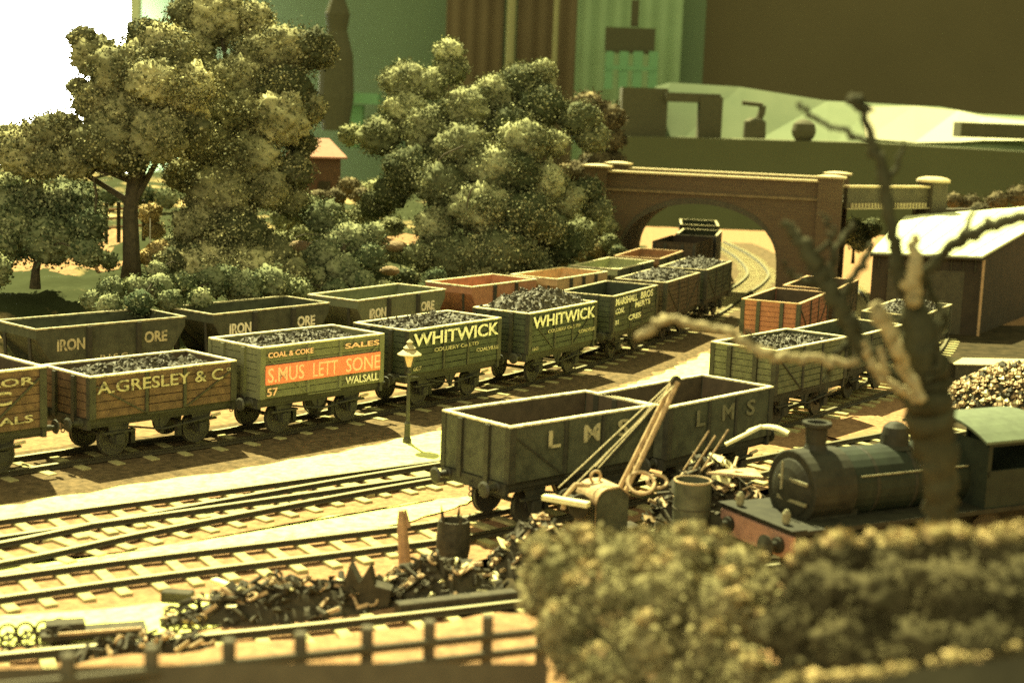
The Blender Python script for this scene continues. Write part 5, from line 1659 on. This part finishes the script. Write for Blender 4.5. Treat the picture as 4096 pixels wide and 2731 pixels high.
# chair back against the pale curtain
ch = empty('chair', (0, 0, 0))
tag(ch, 'blurred dark seat back above pale upright bars, against the pale curtain', 'chair')
panel('backrest', (12.27, 235, 22.57), (19.71, 235, 18.81), M['crate'], 1.0, ch)
panel('bar', (12.39, 234, 18.95), (13.56, 234, 13.4), M['palegreen'], .8, ch)
panel('bar', (14.47, 234, 19.03), (15.78, 234, 13.48), M['palegreen'], .8, ch)
panel('bar', (16.55, 234, 19.1), (17.94, 234, 13.56), M['palegreen'], .8, ch)
panel('bar', (18.89, 234, 19.19), (20.22, 234, 13.65), M['palegreen'], .8, ch)
panel('cross_bar', (12.47, 233.8, 16.89), (20.07, 233.8, 16.28), M['palegreen'], .8, ch)
panel('upright', (16.05, 236, 26.75), (17.16, 236, 22.81), M['crate'], .8, ch)

# display table with dark cloth, pale board and things on it
tb = empty('display_table', (0, 0, 0))
tag(tb, 'long dark cloth covered table across the back right', 'table')
P0, P1, P2 = Vector((10.27, 178, 7.27)), Vector((38.87, 172, 7.7)), Vector((60.85, 166, 7.28))
cb = MB()
for p in (P0, P1, P2):
    cb.v += [tuple(p), (p.x, p.y, -60), (p.x + 1, p.y + 14, p.z), (p.x + 1, p.y + 14, -60)]
for k in range(2):
    a = 4 * k
    cb.f += [(a, a + 4, a + 5, a + 1), (a, a + 2, a + 6, a + 4), (a + 2, a + 3, a + 7, a + 6)]
cb.f += [(0, 1, 3, 2), (8, 10, 11, 9)]
cb.build('cloth', M['cloth'], tb)
wb = MB()
prof = [((15.94, 182, 5.75), (16.07, 188, 13.16)), ((17.73, 182, 5.82), (17.88, 188, 13.75)), ((25.75, 181, 6.15), (26.15, 187, 13.53)), ((35.5, 179, 6.58), (36.29, 185, 12.25)), ((40.79, 178, 6.8), (41.76, 184, 12.15)), ((47.99, 177, 7.11), (49.22, 183, 12.02)), ((52.15, 176, 7.29), (53.58, 182, 11.38)), ((63.84, 174, 6.58), (65.6, 180, 11.2))]
for lo, hi in prof:
    wb.v += [lo, hi, (lo[0], lo[1] + .8, lo[2]), (hi[0], hi[1] + .8, hi[2])]
for k in range(len(prof) - 1):
    a = 4 * k
    wb.f += [(a, a + 4, a + 5, a + 1), (a + 2, a + 3, a + 7, a + 6), (a + 1, a + 5, a + 7, a + 3)]
bo = wb.build('backboard', M['boardpale'])
sh = MB()  # added overlay: brightness of the board's lit right part, put into colour
pp = [((39.91, 179, 8.09), (40.07, 182, 11.67)), ((45.21, 178, 7.82), (45.8, 181.6, 11.99)), ((49.9, 177, 8.11), (50.67, 180.8, 11.68)), ((52.67, 176.4, 8.43), (53.4, 179.6, 11.09)), ((59.1, 175, 8.7), (60, 178.2, 10.65))]
for lo, hi in pp:
    sh.v += [lo, hi, (lo[0], lo[1] + .3, lo[2] - .1), (hi[0], hi[1] + .3, hi[2] - .1)]
for k in range(4):
    a = 4 * k
    sh.f += [(a, a + 4, a + 5, a + 1), (a + 2, a + 3, a + 7, a + 6), (a + 1, a + 5, a + 7, a + 3), (a, a + 2, a + 6, a + 4)]
sh = sh.build('board_light_sheet', M['litpatch'])
tag(sh, 'added peach and white sheet standing in for light on the right of the pale board', 'litpatch')
tag(bo, 'long pale green board standing along the back of the dark table', 'board')
dk = empty('crate', (0, 0, 0))
tag(dk, 'large dark crate at the left end of the dark table', 'crate')
panel('side', (11.63, 180, 12.88), (16.93, 180, 5.84), M['crate'], 5, dk)
fk = empty('storage_frame', (0, 0, 0))
tag(fk, 'dark open frame with pale gap, second object from the left on the dark table', 'frame')
panel('post', (20.61, 179, 12.12), (23.18, 179, 6.6), M['crate'], 3, fk)
panel('top', (16.6, 179.2, 12.46), (22.92, 179.2, 11.41), M['crate'], 3, fk)
bt = empty('bottle', (0, 0, 0))
tag(bt, 'dark squat bottle with bent neck on the dark table', 'bottle')
q_ = (26.54, 176, 7.63)
MB().lathe([(1.25, 0), (1.3, .2), (1.25, 1.9), (.6, 2.3)], q_, seg=16).build('body', M['crate'], bt)
MB().tube([(q_[0] + .35, q_[1], q_[2] + 2.0), (q_[0] + .7, q_[1], q_[2] + 3.0), (q_[0] + .75, q_[1], q_[2] + 3.7)], .42, 8).build('neck', M['crate'], bt)
MB().tube([(q_[0] + .75, q_[1], q_[2] + 3.75), (q_[0] - 1.6, q_[1], q_[2] + 3.95)], .26, 8).build('spout', M['crate'], bt)
rb_ = MB().lathe([(.0001, -1.35), (.8, -1.2), (1.25, -.6), (1.4, 0), (1.2, .8), (.7, 1.2), (.0001, 1.35)], seg=18)
item('ball', rb_, M['crate'], 'dark round ball right of the bottle on the dark table', 'ball', (31.92, 175, 8.69))
item('dark_tray', MB().box((0, 0, 0), (14, 3, 1.6)), M['crate'], 'dark flat tray at the right edge in front of the pale board', 'tray', (54.72, 170, 9.53))
tl = empty('small_table', (0, 0, 0))
tag(tl, 'pale green tabletop glimpsed between the two leafy trees', 'table')
panel('top', (-23.25, 200, 11.17), (-18.4, 200, 9.81), M['palegreen'], 6, tl)
panel('leg', (-22.71, 202, 9.65), (-20.6, 202, 4.11), M['palegreen'], 3, tl)
item('dark_coat', MB().lathe([(1.6, 0), (2.2, 4), (2.0, 9), (1.2, 12), (1.5, 14), (.6, 16.5), (.0001, 17)], seg=14), M['crate'], 'dark upright shape beyond the right side of the tallest tree', 'stand', (-22.63, 190, 6.45))
